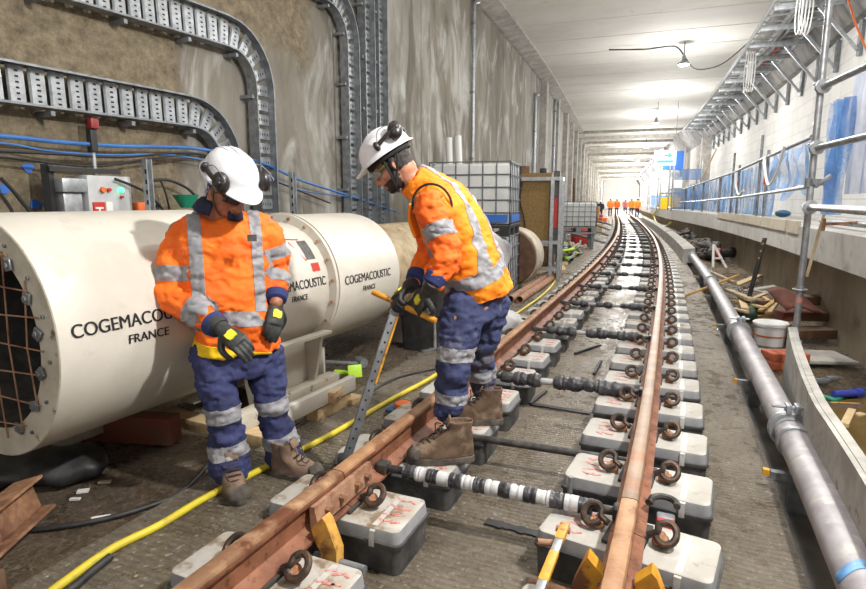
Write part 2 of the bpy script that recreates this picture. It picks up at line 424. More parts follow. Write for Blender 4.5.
# people
M_['skin']=mat('skin',C(176,118,92),C(160,102,78),30,.5,bmp=.05,bscale=120)
M_['hair']=mat('black_hair',C(30,26,24),C(50,42,38),60,.6,bmp=.5,bscale=150)
M_['hivis']=mat('orange_hivis',C(250,120,28),C(240,100,22),5,.75,bmp=.15,bscale=18,bdist=.02)
M_['hivis2']=mat('orange_yellow_hivis',C(255,146,24),C(250,126,20),5,.75,bmp=.12,bscale=18,bdist=.02)
M_['tape']=mat('reflective_tape',C(136,136,142),C(156,156,160),30,.55,0,bmp=.08,bscale=100)
M_['navy']=mat('navy_cloth',C(36,40,68),rough=.85)
M_['blackcloth']=mat('black_trim',C(30,30,32),rough=.8)
M_['trouser']=mat('blue_work_trousers',C(56,62,106),C(40,45,80),5,.85,bmp=.2,bscale=22,bdist=.02,c3=C(72,78,116),s3=12,lo3=.6,hi3=.75)
M_['trouser2']=mat('dusty_blue_trousers',C(60,68,106),C(43,49,82),5,.85,bmp=.2,bscale=22,bdist=.02,c3=C(112,106,112),s3=4,lo3=.56,hi3=.7)
M_['glove']=mat('black_glove',C(36,38,40),C(58,60,58),30,.6,bmp=.2)
M_['gyel']=mat('glove_yellow',C(214,206,50),rough=.6)
M_['cuff']=mat('blue_cuff',C(40,52,104),rough=.8)
M_['hem']=mat('yellow_hem',C(250,206,30),rough=.75)
M_['leather']=mat('tan_leather',C(132,108,92),C(106,86,72),10,.75,bmp=.2,c3=C(170,150,132),s3=16,lo3=.58,hi3=.7)
M_['leather2']=mat('muddy_leather',C(112,90,72),C(92,72,58),8,.8,bmp=.3,c3=C(142,122,102),s3=9,lo3=.56,hi3=.7)
M_['sole']=mat('boot_sole',C(70,64,60),C(104,96,88),16,.85,bmp=.4)
M_['lace']=mat('lace',C(60,50,44),rough=.8)
M_['helmet']=mat('white_helmet',C(232,233,238),rough=.28,coat=.3)
M_['muff']=mat('muff_black',C(38,34,36),C(56,50,52),12,.35)
M_['bandana']=mat('patterned_bandana',C(44,50,92),C(150,156,188),45,.8,lo=.48,hi=.54)
m,nt,b=nodes('tinted_lens'); b.inputs['Base Color'].default_value=(.06,.05,.05,1); b.inputs['Roughness'].default_value=.08; b.inputs['Alpha'].default_value=.75; M_['lens']=m
m,nt,b=nodes('clear_lens'); b.inputs['Base Color'].default_value=(.35,.36,.33,1); b.inputs['Roughness'].default_value=.05; b.inputs['Alpha'].default_value=.4; M_['lens2']=m
# blue debris netting: threads with open mesh between
m,nt,b=nodes('blue_debris_net'); uv=coord(nt,'UV'); b.inputs['Base Color'].default_value=(*C(80,140,210),1); b.inputs['Roughness'].default_value=.6
n1=nz(nt,uv,7,4,.6,(1,.3,1)); lnk(nt,ramp(nt,n1,[(.35,C(64,128,206)),(.65,C(130,180,230))]),b.inputs['Base Color'])
lnk(nt,step(nt,nz(nt,uv,3.2,5,.6,(1,.35,1)),.26,.78),b.inputs['Alpha']); M_['net']=m
m,nt,b=nodes('pale_blue_net'); uv=coord(nt,'UV'); b.inputs['Roughness'].default_value=.7
n1=nz(nt,uv,5,5,.65,(1,.4,1)); lnk(nt,ramp(nt,n1,[(.35,C(120,140,190)),(.65,C(176,188,214))]),b.inputs['Base Color'])
b.inputs['Alpha'].default_value=.6; M_['net2']=m
M_['lampglow']=emit('lamp_glow',(1,.99,.96),14)
M_['signglow']=emit('sign_glow',C(200,255,225),1.6)
M_['greenled']=emit('green_light',C(80,255,170),3)
M_['signgreen']=emit('sign_green',C(60,190,120),.8)
# ---------------------------------------------------------------- the setting: tunnel box, floors, ledge
S0,S1=-5.0,118.0
def srange(a,b):
    out=[a]
    while out[-1]<b-1e-6:
        s=out[-1]; out.append(min(b,s+(.5 if s<20 else 1.0)))
    return out
def surf(name,prof,m,s0=S0,s1=S1,uv='u',kind='structure',smooth=0,flip=False):
    """sheet along the track; prof(s) gives (u,z) points across it"""
    bm=bmesh.new(); uvl=bm.loops.layers.uv.new('UVMap'); rows=[]; meta={}
    for s in srange(s0,s1):
        row=[]; acc=0; pr=prof(s) if callable(prof) else prof; last=None
        for u,z in pr:
            v=bm.verts.new(P(s,u,z)); 
            if last is not None: acc+=math.hypot(u-last[0],z-last[1])
            last=(u,z)
            meta[v]=(s,{'u':u,'z':z,'l':acc}[uv]); row.append(v)
        rows.append(row)
    for a,b in zip(rows[:-1],rows[1:]):
        for i in range(len(a)-1):
            f=bm.faces.new([a[i],a[i+1],b[i+1],b[i]] if not flip else [a[i],b[i],b[i+1],a[i+1]])
            for l in f.loops: l[uvl].uv=meta[l.vert]
    me=bpy.data.meshes.new(name); bm.to_mesh(me); bm.free(); me.materials.append(m)
    o=bpy.data.objects.new(name,me); COL.objects.link(o)
    if kind: o['kind']=kind
    return o
SLAB=.10
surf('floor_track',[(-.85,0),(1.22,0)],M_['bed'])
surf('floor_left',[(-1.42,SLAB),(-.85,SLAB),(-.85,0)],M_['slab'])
surf('floor_left_dirt',[(-3.2,SLAB-.03),(-1.42,SLAB-.03),(-1.42,SLAB)],M_['dirt'])
surf('floor_gutter',[(1.22,0),(1.22,-.10),(1.50,-.10),(1.50,-.02)],M_['concdark'])
surf('floor_right',[(1.50,-.02),(2.34,-.02)],M_['rightfloor'])
surf('wall_left',[(-3.2,0),(-3.2,1.5),(-3.2,3),(-3.2,4.2),(-3.2,5.5)],M_['wall_left'],uv='z',flip=True)
def zt(s): return 1.2-.0055*(min(max(s,0),36)-5)
def zb(s): return .885-.013*(min(max(s,0),36)-5)
surf('wall_right_lower',lambda s:[(2.33,zb(s)+.02),(2.33,-.05)],M_['lower'],uv='z')
surf('ledge',lambda s:[(3.42,zt(s)),(2.06,zt(s)),(2.05,zt(s)-.01),(2.05,zb(s)),(2.36,zb(s))],M_['ledge'],uv='l',flip=True)
surf('wall_right',lambda s:[(3.42,zt(s)-.03),(3.42,4.42)],M_['block'],uv='z',s1=31)
surf('wall_right_far',lambda s:[(3.30,zt(s)-.03),(3.30,4.42)],M_['conc'],uv='z',s0=31)
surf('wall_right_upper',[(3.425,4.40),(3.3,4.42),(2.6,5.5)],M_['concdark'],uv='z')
# ceiling: precast planks with open joints
bm=bmesh.new(); uvl=bm.loops.layers.uv.new('UVMap'); s=S0; prev=None
def crow(s,z): return [(bm.verts.new(P(s,u,z)),(s,u)) for u in (-3.2,-2.2,-.2,1.2,2.62)]
while s<S1:
    for a,z in ((s,5.5),(s+1.46,5.5),(s+1.46,5.56),(s+1.5,5.56),(s+1.5,5.5)):
        r=crow(a,z)
        if prev:
            for i in range(4):
                f=bm.faces.new([prev[i][0],prev[i+1][0],r[i+1][0],r[i][0]])
                for l,q in zip(f.loops,(prev[i],prev[i+1],r[i+1],r[i])): l[uvl].uv=q[1]
        prev=r
    s+=1.5
bmesh.ops.remove_doubles(bm,verts=bm.verts[:],dist=1e-4)
me=bpy.data.meshes.new('ceiling'); bm.to_mesh(me); bm.free(); me.materials.append(M_['ceil'])
o=bpy.data.objects.new('ceiling',me); COL.objects.link(o); o['kind']='structure'
# cornice strip along the left wall, beams and pilasters farther in
k=1
def trim(mb,m):
    global k
    o=mb.build('trim_%d'%k,m,world='keep',smooth=0); o['kind']='structure'; k+=1
mb=MB(); mb.loft([[P(s,u,z) for u,z in ((-3.2,5.5),(-3.2,5.38),(-3.12,5.38),(-2.75,5.45),(-2.75,5.5))] for s in srange(S0,S1)]); trim(mb,M_['conc'])
for s in [36+3.2*i for i in range(24)]:
    mb=MB(); h=.14 if s<46 else .26
    mb.loft([[P(s+d,u,z) for u,z in ((-3.2,5.5),(-3.2,5.5-h),(2.75,5.5-h),(2.75,5.5))] for d in (0,.5)]); trim(mb,M_['conc'])
for i,s in enumerate([20.5,24.2,28,31.5,35,39,43,48,53,58,64,70,76,82,90,98]):
    mb=MB(); mb.loft([[P(s,-3.2,z),P(s,-3.0,z),P(s+.45,-3.0,z),P(s+.45,-3.2,z)] for z in (0,5.5)]); trim(mb,M_['conc'])
# end of the visible tunnel
mb=MB(); mb.loft([[P(S1-.1,u,0),P(S1,u,0),P(S1,u,5.5),P(S1-.1,u,5.5)] for u in (-3.2,3.4)]); o=mb.build('wall_end',M_['white'],world='keep',smooth=0); o['kind']='structure'
# far cross wall where the block wall stops
mb=MB(); mb.loft([[P(s,u,1.0),P(s,u,4.45)] for s,u in ((30.8,3.45),(30.8,3.0),(31.3,3.0),(31.3,3.45))],cap=False,closed=False); mb.face([mb.bm.verts.new(P(s,u,4.45)) for s,u in ((30.8,3.45),(30.8,3.0),(31.3,3.0),(31.3,3.45))]); trim(mb,M_['conc'])
# ---------------------------------------------------------------- track
G=.5685; ZB=.19; ZR=.36
RAILP=[(-.064,0),(.064,0),(.064,.010),(.020,.024),(.0085,.036),(.0085,.108),(.030,.122),(.034,.128),(.034,.146),(.028,.156),(.016,.160),(-.016,.160),(-.028,.156),(-.034,.146),(-.034,.128),(-.030,.122),(-.0085,.108),(-.0085,.036),(-.020,.024),(-.064,.010)]
def rail(u,s0,s1,label,extra=0,tint=None):
    mb=MB(); n=len(RAILP); ss=[s0]
    while ss[-1]<s1: ss.append(min(s1,ss[-1]+(.3 if ss[-1]<20 else 1.0)))
    mb.loft([[P(s,u+x,ZR-.16+z) for x,z in RAILP] for s in ss])
    for f in mb.bm.faces:
        f.material_index=0
        c=f.calc_center_median(); 
        if c.z>ZR-.010: f.material_index=1
    o=mb.build('rail',[M_['rail'],tint or M_['railhead']],smooth=35)
    return tag(o,label,'rail')
M_['headtan']=mat('tan_rail_head',C(150,110,78),C(176,136,100),8,.55,.1,bmp=.15,bscale=70,c3=C(132,92,64),s3=7,lo3=.56,hi3=.66)
M_['headpale']=mat('pale_worn_rail_head',C(128,104,84),C(152,128,106),7,.5,.1,bmp=.15,bscale=70,c3=C(150,106,76),s3=5,lo3=.5,hi3=.62)
rail(-G,.8,2.225,'short rusty rail end at the bottom left, patchy brown and white on top',tint=M_['railhead'])
rail(-G,2.23,75,'long rusty left rail running from the joint past the bending worker to the far end',tint=M_['headtan'])
rail(G,.8,2.47,'short tan rail end at the bottom middle between the yellow clamp plates',tint=M_['headtan'])
rail(G,2.475,75,'long right rail with pale worn top running from the clamp to the far end',tint=M_['headpale'])
# sleeper blocks
def ring_rect(M,hx,hy,z,r,n=4):
    out=[]
    for cx,cy,a0 in ((hx-r,hy-r,0),(-hx+r,hy-r,90),(-hx+r,-hy+r,180),(hx-r,-hy+r,270)):
        for i in range(n+1):
            a=math.radians(a0+90*i/n); out.append(M@V((cx+r*math.cos(a),cy+r*math.sin(a),z)))
    return out
def clip_mb(sx,mirror):
    """spring clip: a hoop of round bar hooked over the insulator, toe on the rail foot"""
    mb=MB(); pts=[]
    c=V((sx*.125,0,.045))
    for i in range(15):
        a=math.radians(-150+ i*300/14)
        pts.append(c+V((sx*(.012+.036*math.cos(a)),.034*math.sin(a),.008+.026*math.sin(a))))
    pts=pts+[V((sx*.105,.0,.05)),V((sx*.072,-.004,.030))]
    mb.tube(smooth_path(pts,2),.0135,8); return mb
def insul_mb(sx):
    mb=MB(); mb.box((sx*.118,0,.020),(.056,.044,.034),bevel=.008); mb.cyl((sx*.118,-.026,.028),(sx*.118,.026,.028),.017,n=10); return mb
def make_block(label,dirty,detail=True):
    root=thing('sleeper_block',label,'sleeper block')
    I=Matrix.Identity(4)
    b=MB(); HX,HY=.325,.150
    b.loft([ring_rect(I,HX-.010,HY-.008,-ZB,.03),ring_rect(I,HX-.004,HY-.002,-.075,.03),ring_rect(I,HX-.004,HY-.002,-.072,.03),ring_rect(I,HX+.004,HY+.005,-.070,.032),ring_rect(I,HX+.004,HY+.005,-.056,.032),ring_rect(I,HX-.004,HY-.003,-.054,.03)])
    b.build('rubber_boot',M_['boot'],root,world=False)
    l=MB(); l.loft([ring_rect(I,HX-.004,HY-.003,-.056,.03),ring_rect(I,HX-.008,HY-.006,-.018,.03),ring_rect(I,HX-.011,HY-.009,-.005,.028),ring_rect(I,HX-.018,HY-.016,0,.024)])
    for f in l.bm.faces: f.material_index=1 if f.calc_center_median().z<-.004 and abs(f.normal.z)<.6 else 0
    l.build('concrete_top',[M_['liddirty'] if dirty else M_['lid'],M_['lidedge']],root,world=False)
    for sx in (-1,1):
        insul_mb(sx).build('insulator',M_['orangerust'],root,world=False)
        clip_mb(sx,1 if sx>0 else -1).build('rail_clip',M_['clip'],root,world=False)
    p=MB(); p.box((0,0,.006),(.15,.20,.020),bevel=.004); p.build('rail_pad',M_['pad'],root,world=False)
    t=MB()
    for x0 in ((.205,) if detail else (.205,)):
        prof=[(-HY-.007,-.075),(-HY-.007,-.05),(-HY+.0,-.012),(-HY+.028,.0015),(HY-.028,.0015),(HY-.0,-.012),(HY+.007,-.05),(HY+.007,-.075)]
        t.loft([[V((x,y,z)) for y,z in prof] for x in (x0-.012,x0+.012)],cap=False,closed=False)
    t.build('tape_strap',M_['straptape'],root,world=False)
    return root
M_['straptape']=mat('clear_strap_tape',C(196,195,191),C(180,178,173),20,.3)
def paint(root,x0,seed,n=4):
    r=random.Random(seed); mb=MB()
    for i in range(n):
        y=-.085+.17*i/(n-1)
        mb=MB()
        for q in range(3):
            x=x0+.030*(q-1)+r.uniform(-.003,.003); w=r.uniform(.008,.013)
            mb.box((x,y+r.uniform(-.008,.008),.0012),(r.uniform(.034,.042),w,.002),Euler((0,0,r.choice((-.5,.5,.25)))).to_matrix())
        mb.build('red_paint_mark',M_['redpaint'],root,world=False)
protoA=make_block('x',False); protoB=make_block('x',True)
random.seed(11)
def lab(side,i):
    n=ORD[i] if i<20 else None
    rail_='left' if side<0 else 'right'
    return n
NB=92
for side in (-1,1):
    first=1.77 if side<0 else 1.97
    cnt=0
    for i in range(NB):
        s=first+.53*i-(.07 if i==0 and side>0 else 0)
        src=protoB if (side<0 and i in(0,1,3)) or random.random()<.25 else protoA
        c=copy_tree(src)
        yaw=(0 if side<0 else -9*max(0,1-i/6))+random.uniform(-1.5,1.5)
        M=FR(s,side*G,ZB,yaw)
        c.matrix_basis=M
        if i<9: paint(c,-.20 if side>0 else .24,i*7+side,4 if i<5 else 3)
        rn='left' if side<0 else 'right'
        if i<20:
            c['label']='pale rubber-booted sleeper block under the %s rail, %s from the bottom edge'%(rn,ORD[i])
            if side<0 and i==1: c['label']='pale red-smeared sleeper block right beside the worn yellow joint clamp'
            if side<0 and i==2: c['label']='dusty sleeper block under the bending worker\'s front boot, left rail'
            if side<0 and i==3: c['label']='sleeper block under the bending worker\'s rear boot, left rail'
            if side>0 and i==1: c['label']='pale sleeper block with red scribbles beside the yellow clamp and lever, right rail'
            c['group']='sleeper blocks under the %s rail'%rn
        else:
            c['label']='small distant grey sleeper block under the %s rail beyond the twentieth'%rn
            c['group']='distant sleeper blocks under the %s rail'%rn
for p in (protoA,protoB):
    for ch in list(p.children): bpy.data.objects.remove(ch)
    bpy.data.objects.remove(p)
# gauge tie bars across the track, wrapped in tape
M_['greytape']=mat('grey_tape',C(150,150,150),C(170,170,170),14,.5)
def tie_bar(s,label,kind,u0=-.42,u1=.42,z=.235,ds=.02,r=.030):
    root=thing('tie_bar',label,'tie bar',FR(s,0,0),'tie bars between the rails')
    a,b=PV(s,u0,z),PV(s+ds,u1,z); d=b-a
    core=MB(); core.cyl(a-d*.12,b+d*.12,r*.55,n=12)
    core.build('bar',M_['clipdark'],root)
    n=15 if kind=='stripe' else 9
    if kind!='plain':
        for i in range(n):
            p=a+d*(i/n); q=a+d*((i+1)/n+.004)
            m=M_['blacktape']; rr=r
            if kind=='stripe' and i%2==1: m=M_['whitetape']; rr=r*.96
            if kind=='lump':
                if i in ((3,) if s<7 else (2,5)): m=M_['greytape']; rr=r*.6
                else: rr=r*(1.0+.35*math.sin(i*2.1)**2)
            w=MB(); k=8; pp=[p+(q-p)*(j/k) for j in range(k+1)]
            rs=[rr*(1+random.uniform(-.10,.10))*(1.0 if kind=='stripe' else (1.0+.25*math.sin(PI*j/k))) for j in range(k+1)]
            w.tube(pp,rs,12); w.build('tape_wrap',m,root)
    for side,e in ((-1,a-d*.14),(1,b+d*.14)):
        h=MB(); h.box(e,(.07,.07,.05),FR(s).to_3x3(),bevel=.008); h.build('rail_claw',M_['clipdark'],root)
tie_bar(2.56,'striped black and white tape wrapped tie bar nearest the bottom edge','stripe',r=.033)
tie_bar(3.22,'thin plain dark tie bar second from the bottom edge','plain',z=.16,r=.036)
tie_bar(4.15,'lumpy black wrapped tie bar third from the bottom edge','lump',r=.032)
tie_bar(5.78,'lumpy black wrapped tie bar fourth from the bottom edge','lump',r=.030)
for j,s in enumerate((7.4,8.95,10.6,12.2,13.8,15.4,17.0,18.6,20.2,22.0)):
    tie_bar(s,'small black wrapped tie bar across the track, %s from the bottom edge'%ORD[j+4],'lump',r=.027)
for j,s in enumerate((23.6,25.2,27,29,31,33,35)):
    tie_bar(s,'tiny distant black wrapped tie bar across the far track','plain',r=.05,u0=-.36,u1=.36)
# straight pins driven beside the tie bars, rods left on the concrete
def rod(name,label,p0,p1,r,m,cat,group=None):
    mb=MB(); mb.cyl(p0,p1,r,n=10); return tag(mb.build(name,m),label,cat,group)
rod('steel_pin','upright steel pin standing beside the striped tie bar',PV(2.72,.30,0),PV(2.72,.31,.28),.011,M_['galvdark'],'pin')
rod('steel_rod','dark rod lying on wet concrete just past the third tie bar',W(575,353.5,.015),W(600,345,.015),.014,M_['blackrub'],'rod','rods left between the rails')
rod('steel_rod','dark rod lying between rails, farther of the two near the fourth tie bar',W(577,332,.015),W(601,329,.015),.016,M_['blackrub'],'rod','rods left between the rails')
rod('steel_rod','short dark rod lying near the right blocks pointing along the track',W(594,374,.015),W(601,361,.015),.014,M_['blackrub'],'rod','rods left between the rails')
rod('steel_rod','dark rod lying flat left of the third tie bar, by the left blocks',W(530,404,.015),W(546,391,.015),.013,M_['blackrub'],'rod','rods left between the rails')
# dark strips on the concrete; the first models the striped bar's cast shadow
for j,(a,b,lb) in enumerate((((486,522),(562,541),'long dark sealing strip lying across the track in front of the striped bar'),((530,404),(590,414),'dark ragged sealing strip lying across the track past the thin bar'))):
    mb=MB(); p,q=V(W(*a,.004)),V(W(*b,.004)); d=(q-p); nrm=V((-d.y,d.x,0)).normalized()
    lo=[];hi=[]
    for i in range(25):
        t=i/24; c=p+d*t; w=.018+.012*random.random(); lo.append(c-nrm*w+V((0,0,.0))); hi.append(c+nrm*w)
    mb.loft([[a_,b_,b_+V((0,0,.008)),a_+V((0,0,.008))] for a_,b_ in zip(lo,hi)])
    tag(mb.build('dark_strip',M_['blackrub']),lb,'strip')
# fishplate and worn clamp at the left joint
t=thing('fishplate',"rusty pink fishplate bolted on the left rail's inner side at the joint",'fishplate',FR(2.2,-G+.02,ZR-.10))
mb=MB(); M=FR(2.02,-G+.036,ZR-.072)
mb.loft([[FR(s,-G,0)@V((x,0,z)) for x,z in ((.030,.235),(.062,.240),(.062,.27),(.052,.31),(.052,.325),(.028,.322))] for s in (1.99,2.1,2.2,2.3,2.42)])
mb.build('bar',M_['rustlight'],t)
for s in (2.06,2.16,2.28,2.36):
    mb=MB(); c=PV(s,-G+.055,.282); mb.cyl(c,PV(s,-G+.082,.282),.016,n=6); mb.build('bolt',M_['rust'],t)
t=thing('rail_clamp','worn yellow and red rail clamp at the joint of the left rail','rail clamp',FR(2.02,-G,ZR-.2))
def clamp_plate(s,u,flip,m,hh=.28,z0=.07,th=.05,w=.085):
    mb=MB(); M=FR(s,u,z0)
    poly=[(0,0),(flip*w,0),(flip*w*1.05,hh*.42),(flip*w*.55,hh*.80),(flip*.03,hh*.86),(-flip*.02,hh*.66),(-flip*.006,hh*.5),(flip*.02,hh*.34)]
    mb.prism(poly,M,th); return mb
clamp_plate(1.96,-G+.075,1,None).build('clamp_jaw',M_['yelred'],t)
mb=MB(); mb.cyl(PV(1.985,-G+.05,.13),PV(1.985,-G+.27,.13),.017,n=12); mb.build('clamp_bolt',M_['galvdark'],t)
t=thing('rail_clamp','yellow rail clamp gripping the right rail at the bottom middle','rail clamp',FR(2.3,G,.1))
clamp_plate(2.14,G+.07,1,None,.27,.06,.06,.085).build('clamp_jaw',M_['yellow'],t)
clamp_plate(2.14,G-.07,-1,None,.27,.06,.06,.075).build('clamp_jaw',M_['yellow'],t)
mb=MB(); mb.cyl(PV(2.17,G-.30,.12),PV(2.17,G+.12,.12),.018,n=12); mb.build('clamp_bolt',M_['rust'],t)
mb=MB(); mb.bar(PV(2.12,G-.07,.075),PV(2.12,G+.07,.075),.05,.05); mb.build('clamp_base',M_['yellow'],t)
# yellow and steel lever leaning at the near right block
t=thing('clamp_lever','flat steel lever with yellow head lying at the block left of the right rail','lever',W(555,560,.2))
a=V(W(562,533,.27)); b=V(W(540,589,.33)); 
mb=MB(); mb.bar(a,a+(b-a)*1.4,.030,.016,bevel=.004); mb.build('handle',M_['galv'],t)
mb=MB(); mb.bar(a+(b-a)*.4,a+(b-a)*.9,.032,.020,bevel=.004); mb.build('yellow_band',M_['yellow'],t)
mb=MB(); mb.bar(a-(b-a)*.18,a+(b-a)*.16,.034,.024,bevel=.004); mb.build('yellow_head',M_['yellow'],t)
mb=MB(); mb.cyl(V(W(538,542,.24)),V(W(562,544,.24)),.013,n=10); mb.cyl(V(W(556,528,.26)),V(W(570,531,.26)),.012,n=8); mb.build('pivot_bolt',M_['rustlight'],t)
# red jack bracket under the second clip pair on the right rail
t=thing('jack_bracket','small red and grey bracket under the right rail beside the second block','bracket',FR(2.62,G+.12,0))
mb=MB(); mb.box(PV(2.66,G+.13,.12),(.07,.05,.20),FR(2.66).to_3x3(),bevel=.008); mb.build('body',M_['galvdark'],t)
mb=MB(); mb.box(PV(2.63,G+.13,.19),(.064,.03,.055),FR(2.66).to_3x3(),bevel=.006); mb.build('red_face',M_['red'],t)
mb=MB(); pts=[PV(2.68,G+.06,.25)]+[PV(2.68+.055*math.sin(a),G+.12+.05*math.cos(a+PI),.26) for a in [i*PI/8-.2 for i in range(10)]]; mb.tube(smooth_path(pts,2),.014,8); mb.build('clip_hoop',M_['clipdark'],t)
# ---------------------------------------------------------------- ventilation ducts
HD=math.radians(26.4); DC=V((-1.932,2.425,.887))
DF=Matrix.Translation(DC)@Matrix.Rotation(-HD,4,'Z')     # x right, y along the duct, z up
def DP(t,a,r): return DF@V((r*math.cos(a),t,r*math.sin(a)))
def dring(t,r,n=64): return [DP(t,2*PI*i/n,r) for i in range(n)]
def shell(mb,prof,n=64):  # prof (t,r) closed loop of a hollow section
    return mb.loft([dring(t,r,n) for t,r in prof],cap=False)
def lettering(root,lines,t0,a0,R,name='lettering',flip=False):
    """text wrapped on the duct: reads along the axis, up is up"""
    mb=MB()
    for txt,size,dz,bold,sp,wx in lines:
      if 1:
        b=text_mesh(txt,size,0,sp)
      for sh in (-.0016,0,.0016):
        mp={}
        for v in b.verts:
            t=t0+v.co.x*wx+sh*wx*size/.08; a=a0+(v.co.y+dz)/R
            mp[v]=mb.bm.verts.new(DP(t,a,R+.003+sh*.1))
        for f in b.faces: mb.face([mp[v] for v in f.verts])
      b.free()
    return mb.build(name,M_['letter'],root,smooth=0,fix=False)
R1=.53
t=thing('duct_silencer','big cream duct silencer at left with open mesh-guarded mouth and black lettering','duct silencer',DF@Matrix.Translation((0,.6,-R1)))
mb=MB(); shell(mb,[(0,R1),(1.10,R1),(1.12,R1-.012),(1.12,.40),(.02,.40)]); mb.build('casing',M_['cream'],t,smooth=30)
mb=MB(); shell(mb,[(0.0,R1+.001),(-.004,R1-.004),(-.006,.412),(0.0,.405),(.03,.405)]); mb.build('mouth_ring',M_['creamdirty'],t,smooth=30)
mb=MB(); shell(mb,[(0.0,.404),(.02,.396),(1.10,.394)]); mb.loft([dring(1.0,.395),dring(1.0,.10),dring(.5,.10)],cap=True); mb.build('lining',M_['inner'],t)
mb=MB()
for q in (-.36,-.24,-.12,0,.12,.24,.36):
    h=math.sqrt(.45**2-q*q); w=lambda: random.uniform(-.012,.012)
    mb.tube([DF@V((q+w(),-.012,-h)),DF@V((q+w(),-.03,0)),DF@V((q+w(),-.012,h))],.0035,6)
    mb.tube([DF@V((-h,-.016,q+w())),DF@V((0,-.034,q+w())),DF@V((h,-.016,q+w()))],.0035,6)
mb.build('wire_guard',M_['rustlight'],t)
for a in (28,8,-14,-36,-60,50,75):
    a=math.radians(a); R=Matrix((DF.to_3x3()@V((math.cos(a),0,math.sin(a))),DF.to_3x3()@V((0,1,0)),DF.to_3x3()@V((-math.sin(a),0,math.cos(a))))).transposed()@Euler((0,.7,0)).to_matrix()
    mb=MB(); c=DP(-.016,a,.425); mb.box(c,(.045,.012,.045),R,bevel=.003); c2=DP(-.03,a,.425); mb.cyl(c,c2,.011,n=6); mb.build('guard_clamp',M_['galvdark'],t)
    mb=MB(); c=DP(-.006,a+.14,.475); mb.cyl(c,DP(-.014,a+.14,.475),.008,n=8); mb.build('bolt',M_['galvdark'],t)
lettering(t,[('COGEMACOUSTIC',.080,0,0,1.0,.93)],.365,math.radians(4),R1)
lettering(t,[('FRANCE',.056,-.073,.0010,1.0,1.0)],.395,math.radians(4),R1)
# fan casing on legs
t=thing('fan_casing','narrower cream fan casing behind the standing worker with dark plate and lettering','fan casing',DF@Matrix.Translation((0,1.5,-.86)))
R2=.435
mb=MB(); shell(mb,[(1.12,R2+.06),(1.14,R2),(1.88,R2),(1.88,R2-.02),(1.14,R2-.02)]); mb.build('casing',M_['cream'],t,smooth=30)
mb=MB(); shell(mb,[(1.875,R2-.01),(1.875,.495),(1.902,.495),(1.902,R2-.01)]); mb.build('flange',M_['cream'],t,smooth=30)
for i in range(20):
    a=2*PI*(i+.3)/20; mb=MB(); mb.cyl(DP(1.862,a,.466),DP(1.91,a,.466),.011,n=6); mb.build('bolt',M_['rustlight'],t)
lettering(t,[('COGEMACOUSTIC',.084,0,0,1.0,.78)],1.56,math.radians(3),R2)
lettering(t,[('FRANCE',.052,-.072,.0006,1.0,.8)],1.56,math.radians(3),R2)
mb=MB(); mb.grid(lambda u,v: DP(1.70+u*.09,math.radians(27)+v*.34,R2+.003),2,6); mb.build('data_plate',M_['darksticker'],t,smooth=0)
mb=MB(); mb.grid(lambda u,v: DP(1.72+u*.08,math.radians(16)+v*.13,R2+.003),2,4); mb.build('red_label',M_['redsticker'],t,smooth=0)
mb=MB(); mb.tube([DP(1.60,math.radians(50),R2+.003),DP(1.73,math.radians(48),R2+.003)],.004,4); mb.tube([DP(1.62,math.radians(46),R2+.003),DP(1.69,math.radians(26),R2+.003)],.004,4); mb.build('red_arrow',M_['redsticker'],t)
# saddle legs: gusset box plate under the casing
for sx,n in ((1,'support_leg'),(-1,'support_leg')):
    mb=MB(); x1=sx*.44
    top=-.30; bot=-.73
    mb.loft([[DF@V((x,y,z)) for x,y,z in ((x1-sx*.30,yy,-.36),(x1,yy,top),(x1-sx*.02,yy,top-.05),(x1-sx*.10,yy,bot),(x1-sx*.22,yy,bot))] for yy in (1.30,1.325)])
    mb.loft([[DF@V((x,y,z)) for x,y,z in ((x1-sx*.30,yy,-.36),(x1,yy,top),(x1-sx*.02,yy,top-.05),(x1-sx*.10,yy,bot),(x1-sx*.22,yy,bot))] for yy in (1.78,1.805)])
    mb.bar(DF@V((x1-sx*.02,1.22,top-.01)),DF@V((x1-sx*.02,1.86,top-.01)),.07,.018)
    mb.bar(DF@V((x1-sx*.16,1.30,-.52)),DF@V((x1-sx*.16,1.80,-.52)),.018,.40)
    mb.bar(DF@V((x1-sx*.15,1.22,bot+.008)),DF@V((x1-sx*.15,1.88,bot+.008)),.20,.016)
    mb.build(n,M_['cream'],t)
# rear silencer
t=thing('duct_silencer','cream duct silencer at the far side of the bolted flange, left of the bending worker','duct silencer',DF@Matrix.Translation((0,2.35,-.49)))
R3=.484
mb=MB(); shell(mb,[(1.91,R2),(1.91,.50),(1.93,.50),(1.95,R3),(2.70,R3),(2.72,R3-.008),(2.775,R3-.010),(2.785,R3-.03),(2.785,.38),(1.93,.38)]); mb.build('casing',M_['cream'],t,smooth=25)
lettering(t,[('COGEMACOUSTIC',.086,0,0,1.0,.86)],2.30,math.radians(0),R3)
lettering(t,[('FRANCE',.054,-.074,.0006,1.0,.85)],2.30,math.radians(0),R3)
for sx in (-1,1):
    mb=MB(); mb.bar(DF@V((sx*.2,2.05,-.5)),DF@V((sx*.2,2.05,-.74)),.06,.06); mb.build('support_leg',M_['cream'],t)
# pale wrapped flexible duct behind
t=thing('flexible_duct','pale crumpled flexible duct continuing beyond the rear silencer','flexible duct',DF@Matrix.Translation((0,3.2,-.4)))
mb=MB(); rr=[]
for i in range(29):
    y=2.80+i*.05; rr.append([DF@V(((.40+.02*(i%2)+random.uniform(-.01,.01))*math.cos(2*PI*j/40)-.10*(i/28),y,(.40+.02*(i%2))*math.sin(2*PI*j/40)-.05)) for j in range(40)])
mb.loft(rr,cap=False); mb.build('sleeve',M_['woodgrey'],t)
